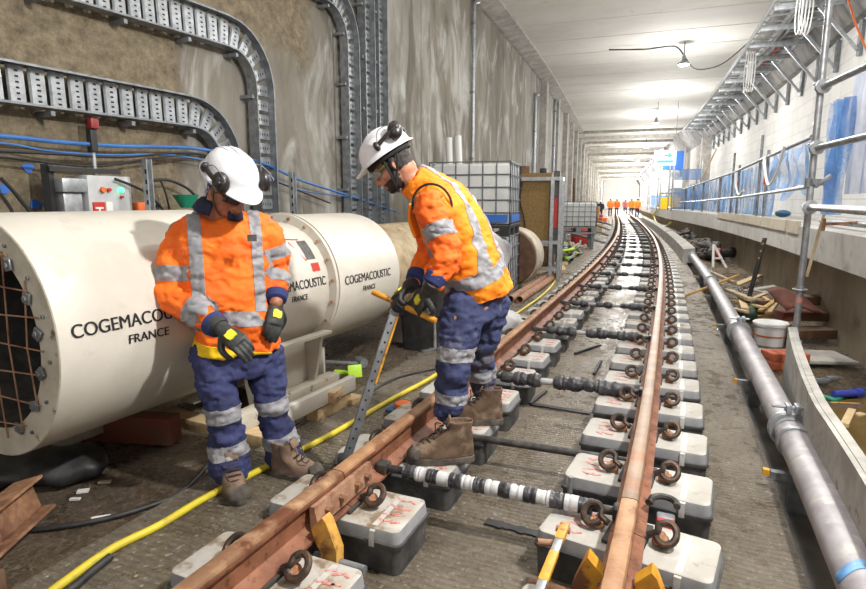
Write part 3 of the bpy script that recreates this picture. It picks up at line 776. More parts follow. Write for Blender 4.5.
# timber skid under the ducts
t=thing('timber_skid','cream and timber skid frame under the fan casing beside the worker','skid',W(300,410,SLAB))
def dbar(p0,p1,w,h,m,name):
    mb=MB(); mb.bar(DF@V(p0),DF@V(p1),w,h,bevel=.006); mb.build(name,m,t)
zs=SLAB-.03-DC.z
dbar((.36,.98,zs+.12),(.36,2.0,zs+.12),.10,.10,M_['creamdirty'],'side_beam')
dbar((.62,1.15,zs+.17),(.62,1.86,zs+.17),.05,.10,M_['cream'],'side_beam')
dbar((-.36,.35,zs+.12),(-.36,2.0,zs+.12),.10,.10,M_['creamdirty'],'side_beam')
for y in (1.1,1.85): dbar((-.5,y,zs+.035),(.66,y,zs+.035),.12,.07,M_['wood'],'cross_bearer')
t=thing('timber_beam','long red-brown timber beam on the muddy floor under the big silencer','timber',DF@Matrix.Translation((.1,.9,zs)))
mb=MB(); mb.bar(V(W(75,424,.16)),V(W(176,429,.16)),.12,.16,bevel=.008); mb.build('beam',M_['woodred'],t)
# pale timber block with straps at the skid's end
t=thing('timber_block','pale sawn timber block with worn end beside the skid, right of the standing worker','timber',W(325,410,SLAB))
a=V(W(312,416,SLAB+.03)); b=V(W(346,398,SLAB+.03)); mb=MB(); mb.bar(a,b,.09,.09,bevel=.006); mb.build('block',M_['wood'],t)
mb=MB(); mb.bar(V(W(331,398,SLAB+.13)),V(W(345,384,SLAB+.13)),.06,.07,bevel=.006); mb.build('upper_block',M_['wood'],t)
for px in (331,338):
    mb=MB(); mb.tube([V(W(px,398,SLAB+.09)),V(W(px,398,SLAB+.22)),V(W(px+6,392,SLAB+.22)),V(W(px+6,392,SLAB+.09))],.005,6); mb.build('strap',M_['rustlight'],t)
# lime plate and grey pipe lying past the skid
mb=MB(); a=V(W(355,378,SLAB)); mb.box(a+V((0,0,.055)),(.11,.014,.10),Euler((-.25,0,.35)).to_matrix(),bevel=.004)
tag(mb.build('lime_plate',M_['lime']),'small lime green plastic plate propped on the floor beyond the skid','plate')
mb=MB(); mb.cyl(V(W(335,372,SLAB+.02)),V(W(352,374,SLAB+.02)),.022,n=12); tag(mb.build('lime_tube',M_['lime']),'short lime green tube lying beside the lime plate','tube')
t=thing('pipe_prop','grey pipe piece with round end lying by the lime tube','pipe',W(340,366,SLAB))
mb=MB(); mb.cyl(V(W(326,362,SLAB+.05)),V(W(360,364,SLAB+.05)),.018,n=12); mb.build('tube',M_['galv'],t)
mb=MB(); mb.cyl(V(W(358,361,SLAB+.06)),V(W(364,363,SLAB+.06)),.04,n=14); mb.build('end_collar',M_['galvdark'],t)
# blue board with an orange object beside the rail
mb=MB(); c=V(W(398,410,SLAB+.03)); mb.box(c,(.14,.10,.025),FR(3.2,0,0).to_3x3(),bevel=.004); tag(mb.build('blue_board',mat('blue_board',C(60,84,120),C(84,100,128),9,.7)),'small dusty blue board lying beside the left rail','board')
mb=MB(); c=V(W(403,405,SLAB+.06)); mb.lathe([(.0,-.0),(.052,0),(.056,.012),(.052,.03),(.03,.04),(0,.04)],Matrix.Translation(c-V((0,0,.015)))); tag(mb.build('orange_reel',M_['orange']),'small orange and black reel lying on the blue board','reel')
# yellow hose and black hoses
def hose(name,label,pts,r,m,cat='hose',k=6,n=10):
    mb=MB(); mb.tube(smooth_path(pts,k),r,n); return tag(mb.build(name,m),label,cat)
zh=SLAB+.016
hp=[(35,605),(55,589),(110,550),(160,525),(205,498),(260,470),(330,435),(390,400),(440,372),(485,335),(510,318),(540,297),(553,284),(560,272)]
mb=MB(); pts=smooth_path([V(W(x,y,zh)) for x,y in hp],6)
mb.tube(pts,[.017]*len(pts),10)
tag(mb.build('water_hose',M_['hose']),'long yellow hose lying along the left slab from bottom edge past both workers','hose')
hose('cable','thick black cable end lying alongside the yellow hose at the bottom left',[V(W(x,y,zh)) for x,y in ((40,612),(75,586),(90,573),(110,557))],.016,M_['blackrub'],'cable')
hose('cable','thin black cable curving across the muddy floor at left behind the yellow hose',[V(W(x,y,SLAB-.016)) for x,y in ((20,531),(60,527),(105,519),(150,506),(180,493),(205,468),(212,455))],.012,M_['blackrub'],'cable')
hose('cable','brown cord running from under the big silencer across the muddy floor',[V(W(x,y,SLAB-.02)) for x,y in ((30,482),(60,470),(95,445),(120,425),(140,412))],.006,M_['wooddark'],'cable')
hose('cable','black cable looping over slab in front of the bending worker',[V(W(x,y,SLAB+.008)) for x,y in ((360,400),(382,385),(400,377),(425,371),(442,368))],.009,M_['blackrub'],'cable')
# rusty steel beam at the bottom left
t=thing('steel_beam','rusty steel I-beam end poking in at the left bottom edge','steel beam',W(20,540,SLAB))
q0=V(W(56,506,.20)); q1=V(W(0,558,.20)); d=(q1-q0).normalized(); side=-d.cross(V((0,0,1))).normalized()
if side.x<0: side=-side
up=V((0,0,1)); tw=Matrix.Rotation(math.radians(16),3,d)
if (tw@up).dot(side)>0: tw=Matrix.Rotation(math.radians(-16),3,d)
I_=[(-.06,.075),(.06,.075),(.06,.063),(.005,.056),(.005,-.056),(.06,-.063),(.06,-.075),(-.06,-.075),(-.06,-.063),(-.005,-.056),(-.005,.056),(-.06,.063)]
a=q0-tw@(side*.06-up*.075)
mb=MB(); mb.loft([[a+d*q+tw@(side*x+up*z) for x,z in I_] for q in (0,1.2)]); mb.build('beam',M_['rust'],t)
c=a+d*.45; mb=MB(); mb.box((c.x,c.y,(SLAB-.03+c.z-.09)/2),(.18,.18,c.z-.09-SLAB+.03),None,bevel=.005); mb.build('bearer',M_['wooddark'],t)
# litter on the muddy floor
for i,(x,y,w,h,a,m,lb) in enumerate(((83,491,.05,.035,.3,'white','small white paper scrap on the muddy floor nearest the silencer'),(75,499,.045,.02,.1,'white','pale paper strip lying below the white scrap'),(105,482,.06,.02,.1,'woodgrey','grey card scrap lying right of the white scrap'),(101,517,.075,.014,.35,'white','white stick-like scrap lying on the black cable'))):
    mb=MB(); mb.box(V(W(x,y,SLAB-.022)),(w,h,.008),Euler((0,0,a)).to_matrix()); tag(mb.build('litter_scrap',M_[m]),lb,'litter','litter on the muddy floor')
# black sacks under the silencer
mb=MB(); c=DF@V((-.12,.30,zs+.08)); mb.ell(c,(.26,.16,.085)); mb.ell(c+V((-.2,-.05,-.01)),(.2,.14,.07)); b=remesh(mb,.02,6)
for v in b.bm.verts: v.co+=v.normal*.03*noise.noise(v.co*9)
tag(b.build('black_sack',M_['blackrub']),'black plastic sack slumped in the dark under the big silencer','sack')
# black tub behind the bending worker with a steel prop and boxes
t=thing('black_tub','black square tub standing behind the bending worker','tub',W(425,345,SLAB-.03))
c=V(D(428,310,5.45)); bz=SLAB-.03
I2=FR(6,0,0).to_3x3()
def rr(hx,hy,z,r=.04): return ring_rect(Matrix.Translation((c.x,c.y,0))@FR(6,0,0).to_3x3().to_4x4(),hx,hy,z,r)
mb=MB(); mb.loft([rr(.19,.19,bz),rr(.22,.22,bz+.62),rr(.245,.245,bz+.63),rr(.245,.245,bz+.67),rr(.20,.20,bz+.67),rr(.17,.17,bz+.1)]); mb.build('body',M_['blackrub'],t)
t=thing('steel_prop','thin steel prop on a small foot standing before the black tub','prop',W(436,353,SLAB))
mb=MB(); a=V(W(435,350,SLAB)); mb.cyl(a,a+V((0,0,.5)),.016,n=12); mb.build('post',M_['galv'],t)
mb=MB(); mb.bar(a+V((-.12,-.1,.012)),a+V((.05,.03,.012)),.03,.02); mb.bar(a+V((-.05,.04,.012)),a+V((.06,-.05,.012)),.03,.02); mb.build('foot',M_['galvdark'],t)
mb=MB(); c=V(D(405,325,5.7)); mb.box((c.x,c.y,bz+.17),(.2,.2,.34),I2,bevel=.006); tag(mb.build('carton',mat('pale_carton',C(190,176,178),C(206,196,194),8,.7,c3=C(176,96,110),s3=5,lo3=.56,hi3=.6)),'pale carton with pinkish print standing left of the black tub','carton')
# ---------------------------------------------------------------- cable ladders on the left wall
def WL(s,z,off=0): return PV(s,-3.2+off,z)
def tray(label,path,w,rungstep=.135,hook=True):
    """cable ladder: two side channels and perforated rungs; path of (s,z) centre points on the wall"""
    pts=smooth_path([V((s,z,0)) for s,z in path],8)
    root=thing('cable_ladder',label,'cable ladder',Matrix.Translation(WL(pts[-1].x,pts[-1].y,.08)),'cable ladders on the left wall')
    n=len(pts); acc=[0]
    for i in range(1,n): acc.append(acc[-1]+(pts[i]-pts[i-1]).length)
    def at(q):
        for i in range(1,n):
            if acc[i]>=q or i==n-1:
                k=(q-acc[i-1])/max(1e-6,acc[i]-acc[i-1]); p=pts[i-1].lerp(pts[i],k)
                a,b=pts[max(0,i-2)],pts[min(n-1,i+1)]; d=(b-a).normalized(); return p,d
    ch=[(-.006,.02),(.006,.02),(.006,.032),(-.006,.032)]
    for sg in (-1,1):
        mb=MB(); rings=[]; lips=[]
        for i in range(n):
            a,b=pts[max(0,i-1)],pts[min(n-1,i+1)]; d=(b-a).normalized(); nn=V((-d.y,d.x,0))*sg
            e=pts[i]+nn*(w/2); e2=pts[i]+nn*(w/2-.014); e3=pts[i]+nn*(w/2-.004)
            rings.append([WL(e.x,e.y,.06),WL(e.x,e.y,.17),WL(e2.x,e2.y,.17),WL(e2.x,e2.y,.164),WL(e3.x,e3.y,.164),WL(e3.x,e3.y,.066),WL(e2.x,e2.y,.066),WL(e2.x,e2.y,.06)])
        mb.loft(rings); mb.build('side_rail',M_['galvdark'],root,smooth=30)
    q=.05
    while q<acc[-1]:
        p,d=at(q); nn=V((-d.y,d.x,0)); a=p+nn*(w/2-.008); b=p-nn*(w/2-.008); e=d*.042
        mb=MB(); pr=[(-1.3,.076),(-1.1,.090),(1.1,.090),(1.3,.076)]
        f=[[WL((x+e*k).x,(x+e*k).y,o) for k,o in pr]+[WL((x+e*k).x,(x+e*k).y,o-.004) for k,o in reversed(pr)] for x in (a,b)]
        mb.loft(f); mb.mi=1
        m=int(w/.034)
        for j in range(1,m):
            c=a+(b-a)*(j/m); h=(b-a).normalized()*.006; g=d*.012
            vs=[mb.bm.verts.new(WL((c+h*i1+g*i2).x,(c+h*i1+g*i2).y,0.0915)) for i1,i2 in ((-1,-1),(1,-1),(1,1),(-1,1))]
            mb.face(vs)
        mb.build('rung',[M_['galv'],M_['slot']],root,smooth=0); q+=rungstep
    # hangers
    q=.35
    while q<acc[-1]:
        p,d=at(q); nn=V((-d.y,d.x,0)); b=p-nn*(w/2+.03)
        mb=MB(); mb.bar(WL((b-d*.02).x,(b-d*.02).y,.0),WL((b-d*.02).x,(b-d*.02).y,.15),.03,.03); mb.build('bracket',M_['galvdark'],root,smooth=0); q+=.62
    return root
def bend(s0,z0,s1,z1,r,rise=0):
    """horizontal run at z0 until s1-r, quarter bend, drop to z1"""
    out=[(s0,z0-rise),(s0+(s1-r-s0)*.5,z0-rise*.5),(s1-r-.25,z0),(s1-r,z0)]
    for i in range(1,7):
        a=PI/2*i/6; out.append((s1-r+r*math.sin(a),z0-r+r*math.cos(a)))
    out+=[(s1,z0-r-.25),(s1,(z0-r+z1)/2),(s1,z1)]; return out
tray('lowest cable ladder on the left wall, curving down behind the standing worker',bend(1.3,2.19,4.52,.3,.42,.04),.25)
tray('cable ladder second from the left wall base, dropping just right of the standing worker',bend(1.3,2.93,5.03,.2,.42,.10),.27)
tray('cable ladder third up, dropping behind the flange of the fan casing',bend(1.6,3.80,6.75,.2,.5,.14),.29)
tray('cable ladder dropping just left of the bending worker\'s helmet, second of the close vertical three',bend(2.2,4.38,7.18,.2,.5,.12),.27)
tray('tallest cable ladder at the right end of the vertical group on the left wall',[(7.55,5.45),(7.55,4.5),(7.55,3),(7.55,1.5),(7.55,.2)],.27)
# wall services: pipes, cables, posts, control box
def wallpipe(label,s,z0,z1,r=.035,u=-3.13):
    t=thing('wall_conduit',label,'conduit',PV(s,u,z0),'grey conduits on the left wall')
    mb=MB(); mb.cyl(PV(s,u,z0),PV(s,u,z1),r,n=12); mb.build('tube',M_['galv'],t)
    z=z0+.8
    while z<z1:
        mb=MB(); mb.cyl(PV(s,u,z),PV(s,u,z+.05),r*1.25,n=12); mb.box(PV(s,u-.035,z+.025),(.12,.03,.04),FR(s).to_3x3()); mb.build('clip',M_['galvdark'],t); z+=1.3
    mb=MB(); mb.tube(smooth_path([PV(s,u,z1),PV(s+.05,u,z1+.12),PV(s+.25,u+.02,z1+.2)],4),r,10); mb.build('elbow',M_['galv'],t)
wallpipe('grey vertical conduit on the wall above the white liquid container',11.87,.2,5.2)
wallpipe('pale vertical conduit on the wall above the brown radiator',19.0,.2,4.6,.05)
wallpipe('thin far conduit on the left wall beyond the radiator',24.0,.2,5.2,.05)
for (x0,y0,x1,y1,lb) in ((452,222,449,138,'white tube leaning on wall behind the container, left of two'),(464,222,458,136,'white tube leaning on wall behind the container, right of two')):
    a=V(D(x0,y0,9.9)); b=V(D(x1,y1,10.2)); a.z=.1; mb=MB(); mb.cyl(a,b,.055,n=16); tag(mb.build('leaning_tube',M_['white']),lb,'tube','tubes leaning behind the container')
def wcable(label,pts,r,m,name='wall_cable'):
    P3=[]
    for x,y in pts:
        q=U(x,y,-3.08); P3.append(PV(*q))
    mb=MB(); mb.tube(smooth_path(P3,6),r,8); return tag(mb.build(name,m),label,'cable','cables strung along the left wall')
wcable('bright blue thick cable along the left wall, topmost of the strung cables',[(-260,120),(-110,131),(0,136),(60,142),(120,146),(200,149),(262,163),(300,180),(350,196),(395,211)],.014,M_['bluecable'])
wcable('thinner blue cable strung below the thick blue one',[(-260,127),(-110,138),(0,143),(50,151),(110,155),(180,156),(262,174),(300,190),(360,199),(400,214)],.007,M_['bluecable'])
wcable('black cable strung level below the blue cables at left',[(-260,135),(-110,146),(0,151),(60,154),(120,157),(200,154),(262,176),(330,203)],.010,M_['blackcable'])
wcable('sagging thin black cable lowest of the strung cables at left',[(-260,141),(-110,152),(0,157),(60,164),(100,166),(140,160),(190,154)],.008,M_['blackcable'])
wcable('black cable slanting down at the left edge, upper of two',[(0,178),(12,190),(22,202),(34,216)],.012,M_['blackcable'])
wcable('black cable slanting down at the left edge, lower of two',[(0,194),(8,205),(14,216)],.010,M_['blackcable'])
wcable('thin black cable hanging from the slotted post toward the silencer',[(160,180),(166,195),(172,222)],.008,M_['blackcable'])
wcable('dark cable looping right from the slotted post behind the standing worker',[(152,181),(168,180),(185,187),(196,196)],.012,M_['blackcable'])
def strut(label,px,y0,y1,u,w=.05,slots=True):
    s,_,z1=U(px,y0,u); z0=U(px,y1,u)[2]-.25
    t=thing('slotted_post',label,'post',PV(s,u,z0),'steel channel posts before the left wall')
    M=FR(s,u,0); mb=MB(); mb.loft([[M@V((x,y,z)) for x,y in ((-.02,-w/2),(.022,-w/2),(.022,-w/2+.006),(-.014,-w/2+.006),(-.014,w/2-.006),(.022,w/2-.006),(.022,w/2),(-.02,w/2))] for z in (z0,z1)]); mb.build('channel',M_['galv'],t,smooth=0)
    mb=MB(); z=z0+.05
    while z<z1-.04: mb.box(M@V((.012,-.026,z)),(.014,.003,.03),M.to_3x3()); z+=.07
    mb.build('slots',M_['slot'],t,smooth=0)
strut('slotted steel post standing right of the control box',146,159,214,-2.75)
strut('slotted steel post standing behind the fan casing flange',292,172,222,-2.45)
s,_,z=U(88,121,-3.1)
t=thing('socket_post','thin post with a red and black socket on top above the control box','post',PV(s,-3.1,1.6))
mb=MB(); mb.box(PV(s,-3.08,z-.11),(.05,.05,.20),FR(s).to_3x3(),bevel=.006); mb.build('socket',M_['blackrub'],t)
mb=MB(); mb.box(PV(s,-3.06,z-.02),(.055,.06,.07),FR(s).to_3x3(),bevel=.008); mb.build('red_cap',mat('dark_red',C(136,44,44),rough=.5),t)
mb=MB(); mb.cyl(PV(s,-3.08,z-.5),PV(s,-3.08,z-.2),.014,n=10); mb.build('tube',M_['galv'],t)
# control box
s0,_,zt_=U(83,175,-3.0); s1,_,_z=U(125,175,-3.0); zb_=zt_-.34; sm=(s0+s1)/2
t=thing('control_box','grey electrical control box on the left wall with red label and green light','control box',PV(sm,-3.1,zb_))
Mx=FR(sm,-3.0,0); L=s1-s0
mb=MB(); mb.box(PV(sm,-3.06,(zt_+zb_)/2),(.2,L,zt_-zb_),Mx.to_3x3(),bevel=.008); mb.build('enclosure',M_['box'],t)
def onbox(y,z,sx,sy,sz,m,n,r=None):
    mb=MB(); c=Mx@V((.045,-L/2+L*y,zb_+(zt_-zb_)*z))
    if r: mb.cyl(c,c+Mx.to_3x3()@V((.02,0,0)),r,n=14)
    else: mb.box(c,(sx,sy,sz),Mx.to_3x3())
    mb.build(n,m,t)
onbox(.20,.30,.008,.085,.12,M_['red'],'warning_label'); onbox(.20,.36,.010,.06,.012,M_['white'],'label_symbol'); onbox(.20,.26,.010,.012,.06,M_['white'],'label_symbol'); onbox(.43,.38,.008,.05,.07,M_['white'],'info_label')
onbox(.30,.72,0,0,0,M_['orange'],'stop_button',.018); onbox(.44,.72,0,0,0,M_['red'],'red_light',.012); onbox(.72,.72,0,0,0,M_['greenled'],'green_light',.016); onbox(.72,.58,0,0,0,M_['red'],'red_light',.010)
mb=MB(); mb.box(PV(s0-.10,-3.05,zb_+.12),(.14,.13,.20),Mx.to_3x3(),bevel=.008); mb.box(PV(s0-.10,-3.02,zb_+.27),(.14,.17,.09),Mx.to_3x3(),bevel=.008); mb.build('side_socket_box',M_['galv'],t)
mb=MB(); mb.bar(PV(s0-.22,-3.04,zb_-.1),PV(s0-.22,-3.04,zt_+.06),.05,.05); mb.bar(PV(s0-.24,-3.0,zt_+.03),PV(s1-.05,-3.0,zt_+.03),.03,.03); mb.build('mount_frame',M_['blackcable'],t)
mb=MB(); mb.tube(smooth_path([PV(s1-.15,-2.93,zt_-.02),PV(s1+.1,-2.9,zt_-.12),PV(s1+.3,-2.9,zb_+.02)],5),.010,8); mb.tube(smooth_path([PV(s1,-2.95,zb_+.05),PV(s1+.12,-2.93,zb_+.03),PV(s1+.22,-2.93,zb_+.15)],5),.016,8); mb.build('cable_tail',M_['blackcable'],t)
mb=MB(); mb.box(PV(s1+.08,-2.98,zb_+.12),(.07,.09,.08),Mx.to_3x3(),bevel=.01); mb.build('orange_plug',M_['orange'],t)
# blue spray marks on the rough wall
for i,(x,y) in enumerate(((28,168),(5,189),(35,204),(50,205))):
    q=U(x,y,-3.19); mb=MB(); c=PV(q[0],-3.193,q[2]); Mw=FR(q[0])
    mb.loft([[c+Mw.to_3x3()@V((o,.035*math.cos(a)*(1+.3*math.sin(3*a+i)),.03*math.sin(a))) for a in [2*PI*j/14 for j in range(14)]] for o in (0,.004)])
    tag(mb.build('blue_paint_mark',M_['blue']),['blue paint blot on the rough wall, highest of the four left of the control box','blue paint blot on the wall at the left image edge','blue paint blot low on wall, left of the pair by the box','blue paint blot low on wall, right of the pair by the box'][i],'paint mark','blue blots on the left wall')
# green sack behind the standing worker
mb=MB(); q=U(186,200,-2.9); c=PV(q[0],-2.9,q[2]); mb.loft([[c+V(((.10-.03*k)*math.cos(2*PI*i/14),(.10-.03*k)*math.sin(2*PI*i/14),-.05*k+.04)) for i in range(14)] for k in (0,.3,1,2)])
tag(mb.build('green_tub',M_['greenp']),'small green plastic tub on the wall just left of the standing worker','tub')
# ---------------------------------------------------------------- liquid containers, radiator, drum
def container(label,M,w,d,h,cat='liquid container',cell=6,blue=True,group=None):
    t=thing('liquid_container',label,cat,M,group)
    mb=MB(); mb.loft([ring_rect(M,w/2-.03,d/2-.03,z,.06) for z in (.17,.18)]+[ring_rect(M,w/2-.02,d/2-.02,z,.06) for z in (.2,h-.05)]+[ring_rect(M,w/2-.06,d/2-.06,h-.02,.06)]); mb.build('tank',M_['ibc'],t)
    for a in range(2):
        for sg in (-1,1):
            mb=MB(); W_=w if a==0 else d
            fx=(lambda q,z:M@V((q,sg*d/2,z))) if a==0 else (lambda q,z:M@V((sg*w/2,q,z)))
            for i in range(cell+1): q=-W_/2+W_*i/cell; mb.tube([fx(q,.14),fx(q,h)],.008,6)
            for z in [.15+(h-.15)*j/5 for j in range(6)]: mb.tube([fx(-W_/2,z),fx(W_/2,z)],.008,6)
            mb.build('cage_side',M_['cage'],t)
    mb=MB(); mb.box(M@V((0,0,.125)),(w,d,.03),M.to_3x3())
    for x in (-w/2+.07,0,w/2-.07):
        for y in (-d/2+.07,0,d/2-.07): mb.box(M@V((x,y,.055)),(.13,.13,.11),M.to_3x3())
    mb.build('pallet',M_['blackrub'] if blue else M_['galvdark'],t)
    if blue:
        mb=MB(); mb.box(M@V((w*.10,-d/2-.006,.24)),(w*.75,.012,.10),M.to_3x3()); mb.box(M@V((w/2+.006,0,.24)),(.012,d*.8,.10),M.to_3x3()); mb.build('blue_band',M_['blue'],t)
    mb=MB(); mb.cyl(M@V((0,0,h-.03)),M@V((0,0,h)),.11,n=20); mb.build('lid',M_['blackrub'],t)
    return t
M_['cage']=mat('cage_wire',C(104,108,114),rough=.5,metal=.4)
IM=Matrix.Translation((.62,8.30,SLAB-.03))@Matrix.Rotation(math.radians(-16),4,'Z')
container('lower white liquid container in metal cage under another, behind the bending worker',IM,1.10,1.0,.93,blue=False,group='stacked liquid containers')
IM2=Matrix.Translation((0,0,.93))@IM
container('upper white liquid container with a blue band, stacked beside the left wall',IM2,1.10,1.0,.98,group='stacked liquid containers')
container('small distant white liquid container on legs beyond the radiator',FR(17.8,-1.62,.60,10),1.0,1.0,.85,blue=False)
mb=MB(); 
for x in (-.4,.4):
    for y in (-.4,.4): mb.bar(FR(17.8,-1.62,0,10)@V((x,y,SLAB-.03)),FR(17.8,-1.62,0,10)@V((x,y,.60)),.08,.08)
mb.box(FR(17.8,-1.62,0,10)@V((0,0,.57)),(1.05,1.05,.05),FR(17.8,0,0,10).to_3x3())
tag(mb.build('container_stand',M_['galvdark']),'grey stand carrying the distant white liquid container','stand')
# radiator unit
RM=Matrix.Translation((1.74,10.25,SLAB-.03))@Matrix.Rotation(math.radians(-16),4,'Z')
t=thing('radiator_unit','tall brown-cored radiator unit in a grey frame beside the white containers','radiator',RM)
w,d,h=1.0,.55,1.80
mb=MB(); mb.box(RM@V((-.05,.03,1.28)),(w-.22,d-.1,1.18),RM.to_3x3()); mb.build('core',M_['mesh_brown'],t)
mb=MB()
for x in (-w/2,w/2-.14,w/2):
    for y in (-d/2,d/2): mb.bar(RM@V((x,y,0)),RM@V((x,y,h)),.06,.06)
for z in (.25,.70,h-.03):
    for y in (-d/2,d/2): mb.bar(RM@V((-w/2,y,z)),RM@V((w/2,y,z)),.06,.06)
    for x in (-w/2,w/2): mb.bar(RM@V((x,-d/2,z)),RM@V((x,d/2,z)),.06,.06)
mb.build('frame',M_['galv'],t,smooth=0)
mb=MB(); mb.box(RM@V((w/2-.07,-d/2+.06,1.2)),(.11,.05,1.4),RM.to_3x3()); mb.build('side_panel',M_['darksticker'],t)
mb=MB(); mb.box(RM@V((w/2-.07,-d/2+.025,1.2)),(.06,.02,.5),RM.to_3x3()); mb.build('red_sign',M_['red'],t)
mb=MB(); mb.box(RM@V((0,0,.45)),(.8,.4,.3),RM.to_3x3(),bevel=.03); mb.build('motor_box',M_['wooddark'],t)
mb=MB()
for x in (-.22,-.12): mb.tube(smooth_path([RM@V((x,-.28,1.8)),RM@V((x-.06,-.30,1.45)),RM@V((x+.02,-.29,1.1)),RM@V((x+.05,-.29,.9))],5),.012,8)
mb.build('hose',M_['blackcable'],t)
for x in (-.35,-.15):
    mb=MB(); mb.bar(RM@V((x,0,h)),RM@V((x,0,h+.2)),.17,.15); mb.build('wood_block',M_['wooddark'],t)
mb=MB(); mb.box(RM@V((.18,0,h+.09)),(.12,.15,.14),RM.to_3x3(),bevel=.02); mb.build('cap',M_['blackrub'],t)
# cable drum
DM=Matrix.Translation((1.17,8.98,.60))@Matrix.Rotation(math.radians(-22),4,'Z')@Matrix.Rotation(-PI/2,4,'X')
t=thing('cable_drum','pale wrapped round drum with brown timber end lying before the radiator','drum',Matrix.Translation((1.25,9.2,SLAB-.03)))
mb=MB(); mb.lathe([(0,-.03),(.43,-.03),(.44,-.01),(.44,.05),(.40,.06)],DM,40); mb.build('end_flange',M_['wooddark'],t)
mb=MB(); mb.lathe([(.40,.05),(.455,.07),(.47,.3),(.455,.55),(.42,.60),(0,.60)],DM,40); mb.build('wrapped_body',mat('pale_wrap',C(200,190,172),C(176,164,146),5,.75,bmp=.3,bscale=12,c3=C(150,134,112),s3=8),t)
for xx in (-.25,.25):
    mb=MB(); c=DM@V((xx,.46,.28)); mb.box((c.x,c.y,SLAB+.03),(.1,.3,.12),FR(9).to_3x3()); mb.build('chock',M_['wood'],t)
# two brown pipes and pale bag
for i,(u,lb) in enumerate(((-1.33,'rusty brown pipe lying along the slab, left of two'),(-1.20,'rusty brown pipe lying along the slab, right of two'))):
    mb=MB(); mb.pipe(PV(7.9,u,SLAB+.045),PV(11.2,u+.03,SLAB+.045),.055,.045); tag(mb.build('steel_pipe',M_['rustlight']),lb,'pipe','brown pipes on the left slab')
mb=MB(); c=V(W(497,338,SLAB+.0)); mb.ell(c+V((0,.12,.13)),(.33,.22,.16),Euler((0,.1,.5)).to_matrix()); mb.ell(c+V((-.18,.2,.22)),(.18,.16,.18)); mb.ell(c+V((.22,.14,.08)),(.16,.14,.10)); b=remesh(mb,.015,8)
for v in b.bm.verts: v.co+=v.normal*(.03*noise.noise(v.co*7)+.018*noise.noise(v.co*16)); v.co.z=max(v.co.z,SLAB+.002)
tag(b.build('white_bag',M_['bag']),'crumpled white bag slumped on the slab behind the bending worker','bag')
mb=MB(); a=V(D(500,256,7.35)); 
mb.grid(lambda u,v: V((a.x-.22+u*.34+.02*math.sin(9*v),a.y-.05+.05*math.sin(6*u+4*v),.55+v*.62-.25*u)),10,12)
tag(mb.build('plastic_sheet',M_['bag'],solid=.006),'pale plastic sheet hanging off the lower white container','sheet')
# ---------------------------------------------------------------- right side: drain pipe, formwork, scaffold, rack
t=thing('drain_pipe','long grey pipe on the right running from the bottom edge into the distance','pipe',PV(6,1.31,.12))
PZ=.20;PU=1.315;PRD=.078
def pipe_run(s0,s1,name):
    mb=MB(); n=max(2,int((s1-s0)/.4)); mb.tube([PV(s0+(s1-s0)*i/n,PU,PZ) for i in range(n+1)],PRD,28); mb.build(name,M_['pipe'],t)
pipe_run(1.2,3.84,'pipe_section'); pipe_run(3.86,6.55,'pipe_section'); pipe_run(6.57,15.2,'pipe_section')
def collar(s,w,r,bolts=True):
    c=MB(); M=FR(s,PU,PZ)@Matrix.Rotation(-PI/2,4,'X')
    c.lathe([(PRD,-w/2),(r,-w/2),(r+.006,-w/2+.008),(r+.006,w/2-.008),(r,w/2),(PRD,w/2)],M,32); o=c.build('coupling',M_['galv'],t)
    if bolts:
        h=MB(); F_=FR(s,PU,PZ)
        for x in (-.022,.022): h.box(F_@V((x+.01,0,r+.025)),(.028,w*1.3,.05),F_.to_3x3(),bevel=.005)
        h.cyl(F_@V((-.09,0,r+.03)),F_@V((.08,0,r+.03)),.010,n=8); h.build('clamp_lug',M_['galv'],o)
collar(3.92,.055,.098); collar(3.72,.03,.088,False); collar(6.56,.07,.104); collar(14.9,.08,.10,False); collar(10.4,.07,.10,False)
mb=MB(); M=FR(2.45,PU,PZ)@Matrix.Rotation(-PI/2,4,'X'); mb.loft([[M@V(((PRD+.002)*math.cos(a),(PRD+.002)*math.sin(a),z+.012*math.sin(a*3))) for a in [PI*1.05+PI*.75*i/12 for i in range(13)]] for z in (0,.05)],cap=False,closed=False); mb.build('blue_tape',M_['bluetape'],t,solid=.002)
for i,s in enumerate((3.55,5.2,7.4,9.6,12)):
    mb=MB(); mb.box(PV(s,PU,.0),(.09,.06,.22),FR(s).to_3x3()); mb.bar(PV(s,PU-.13,.08),PV(s,PU+.1,.08),.04,.04); o=mb.build('pipe_support',M_['galvdark'],t)
    mb=MB(); mb.box(PV(s,PU-.15,.09),(.03,.03,.03),FR(s).to_3x3()); mb.build('yellow_end',M_['yellow'],o)
# formwork board standing on edge, curved
t=thing('formwork_board','curved grey formwork board standing on edge between the pipe and the puddle','formwork board',V(W(800,420,0)))
top=[V(W(x,y,.46)) for x,y in ((788,327),(791,343),(799,369),(812,400),(830,428),(856,469),(885,520))]
pp=smooth_path(top,5); _,T,_=frames(pp)
mb=MB(); rings=[]; plank=[]
for p,d in zip(pp,T):
    n_=V((d.y,-d.x,0)).normalized(); 
    if n_.x<0: n_=-n_
    rings.append([V((p.x,p.y,-.02)),p,p+n_*.022,V((p.x,p.y,-.02))+n_*.022])
    plank.append([p+n_*.022+V((0,0,-.05)),p+n_*.022+V((0,0,.004)),p+n_*.062+V((0,0,.004)),p+n_*.062+V((0,0,-.05))])
mb.loft(rings); mb.build('panel',M_['ply'],t)
mb=MB(); mb.loft(plank); mb.build('top_batten',M_['ply'],t)
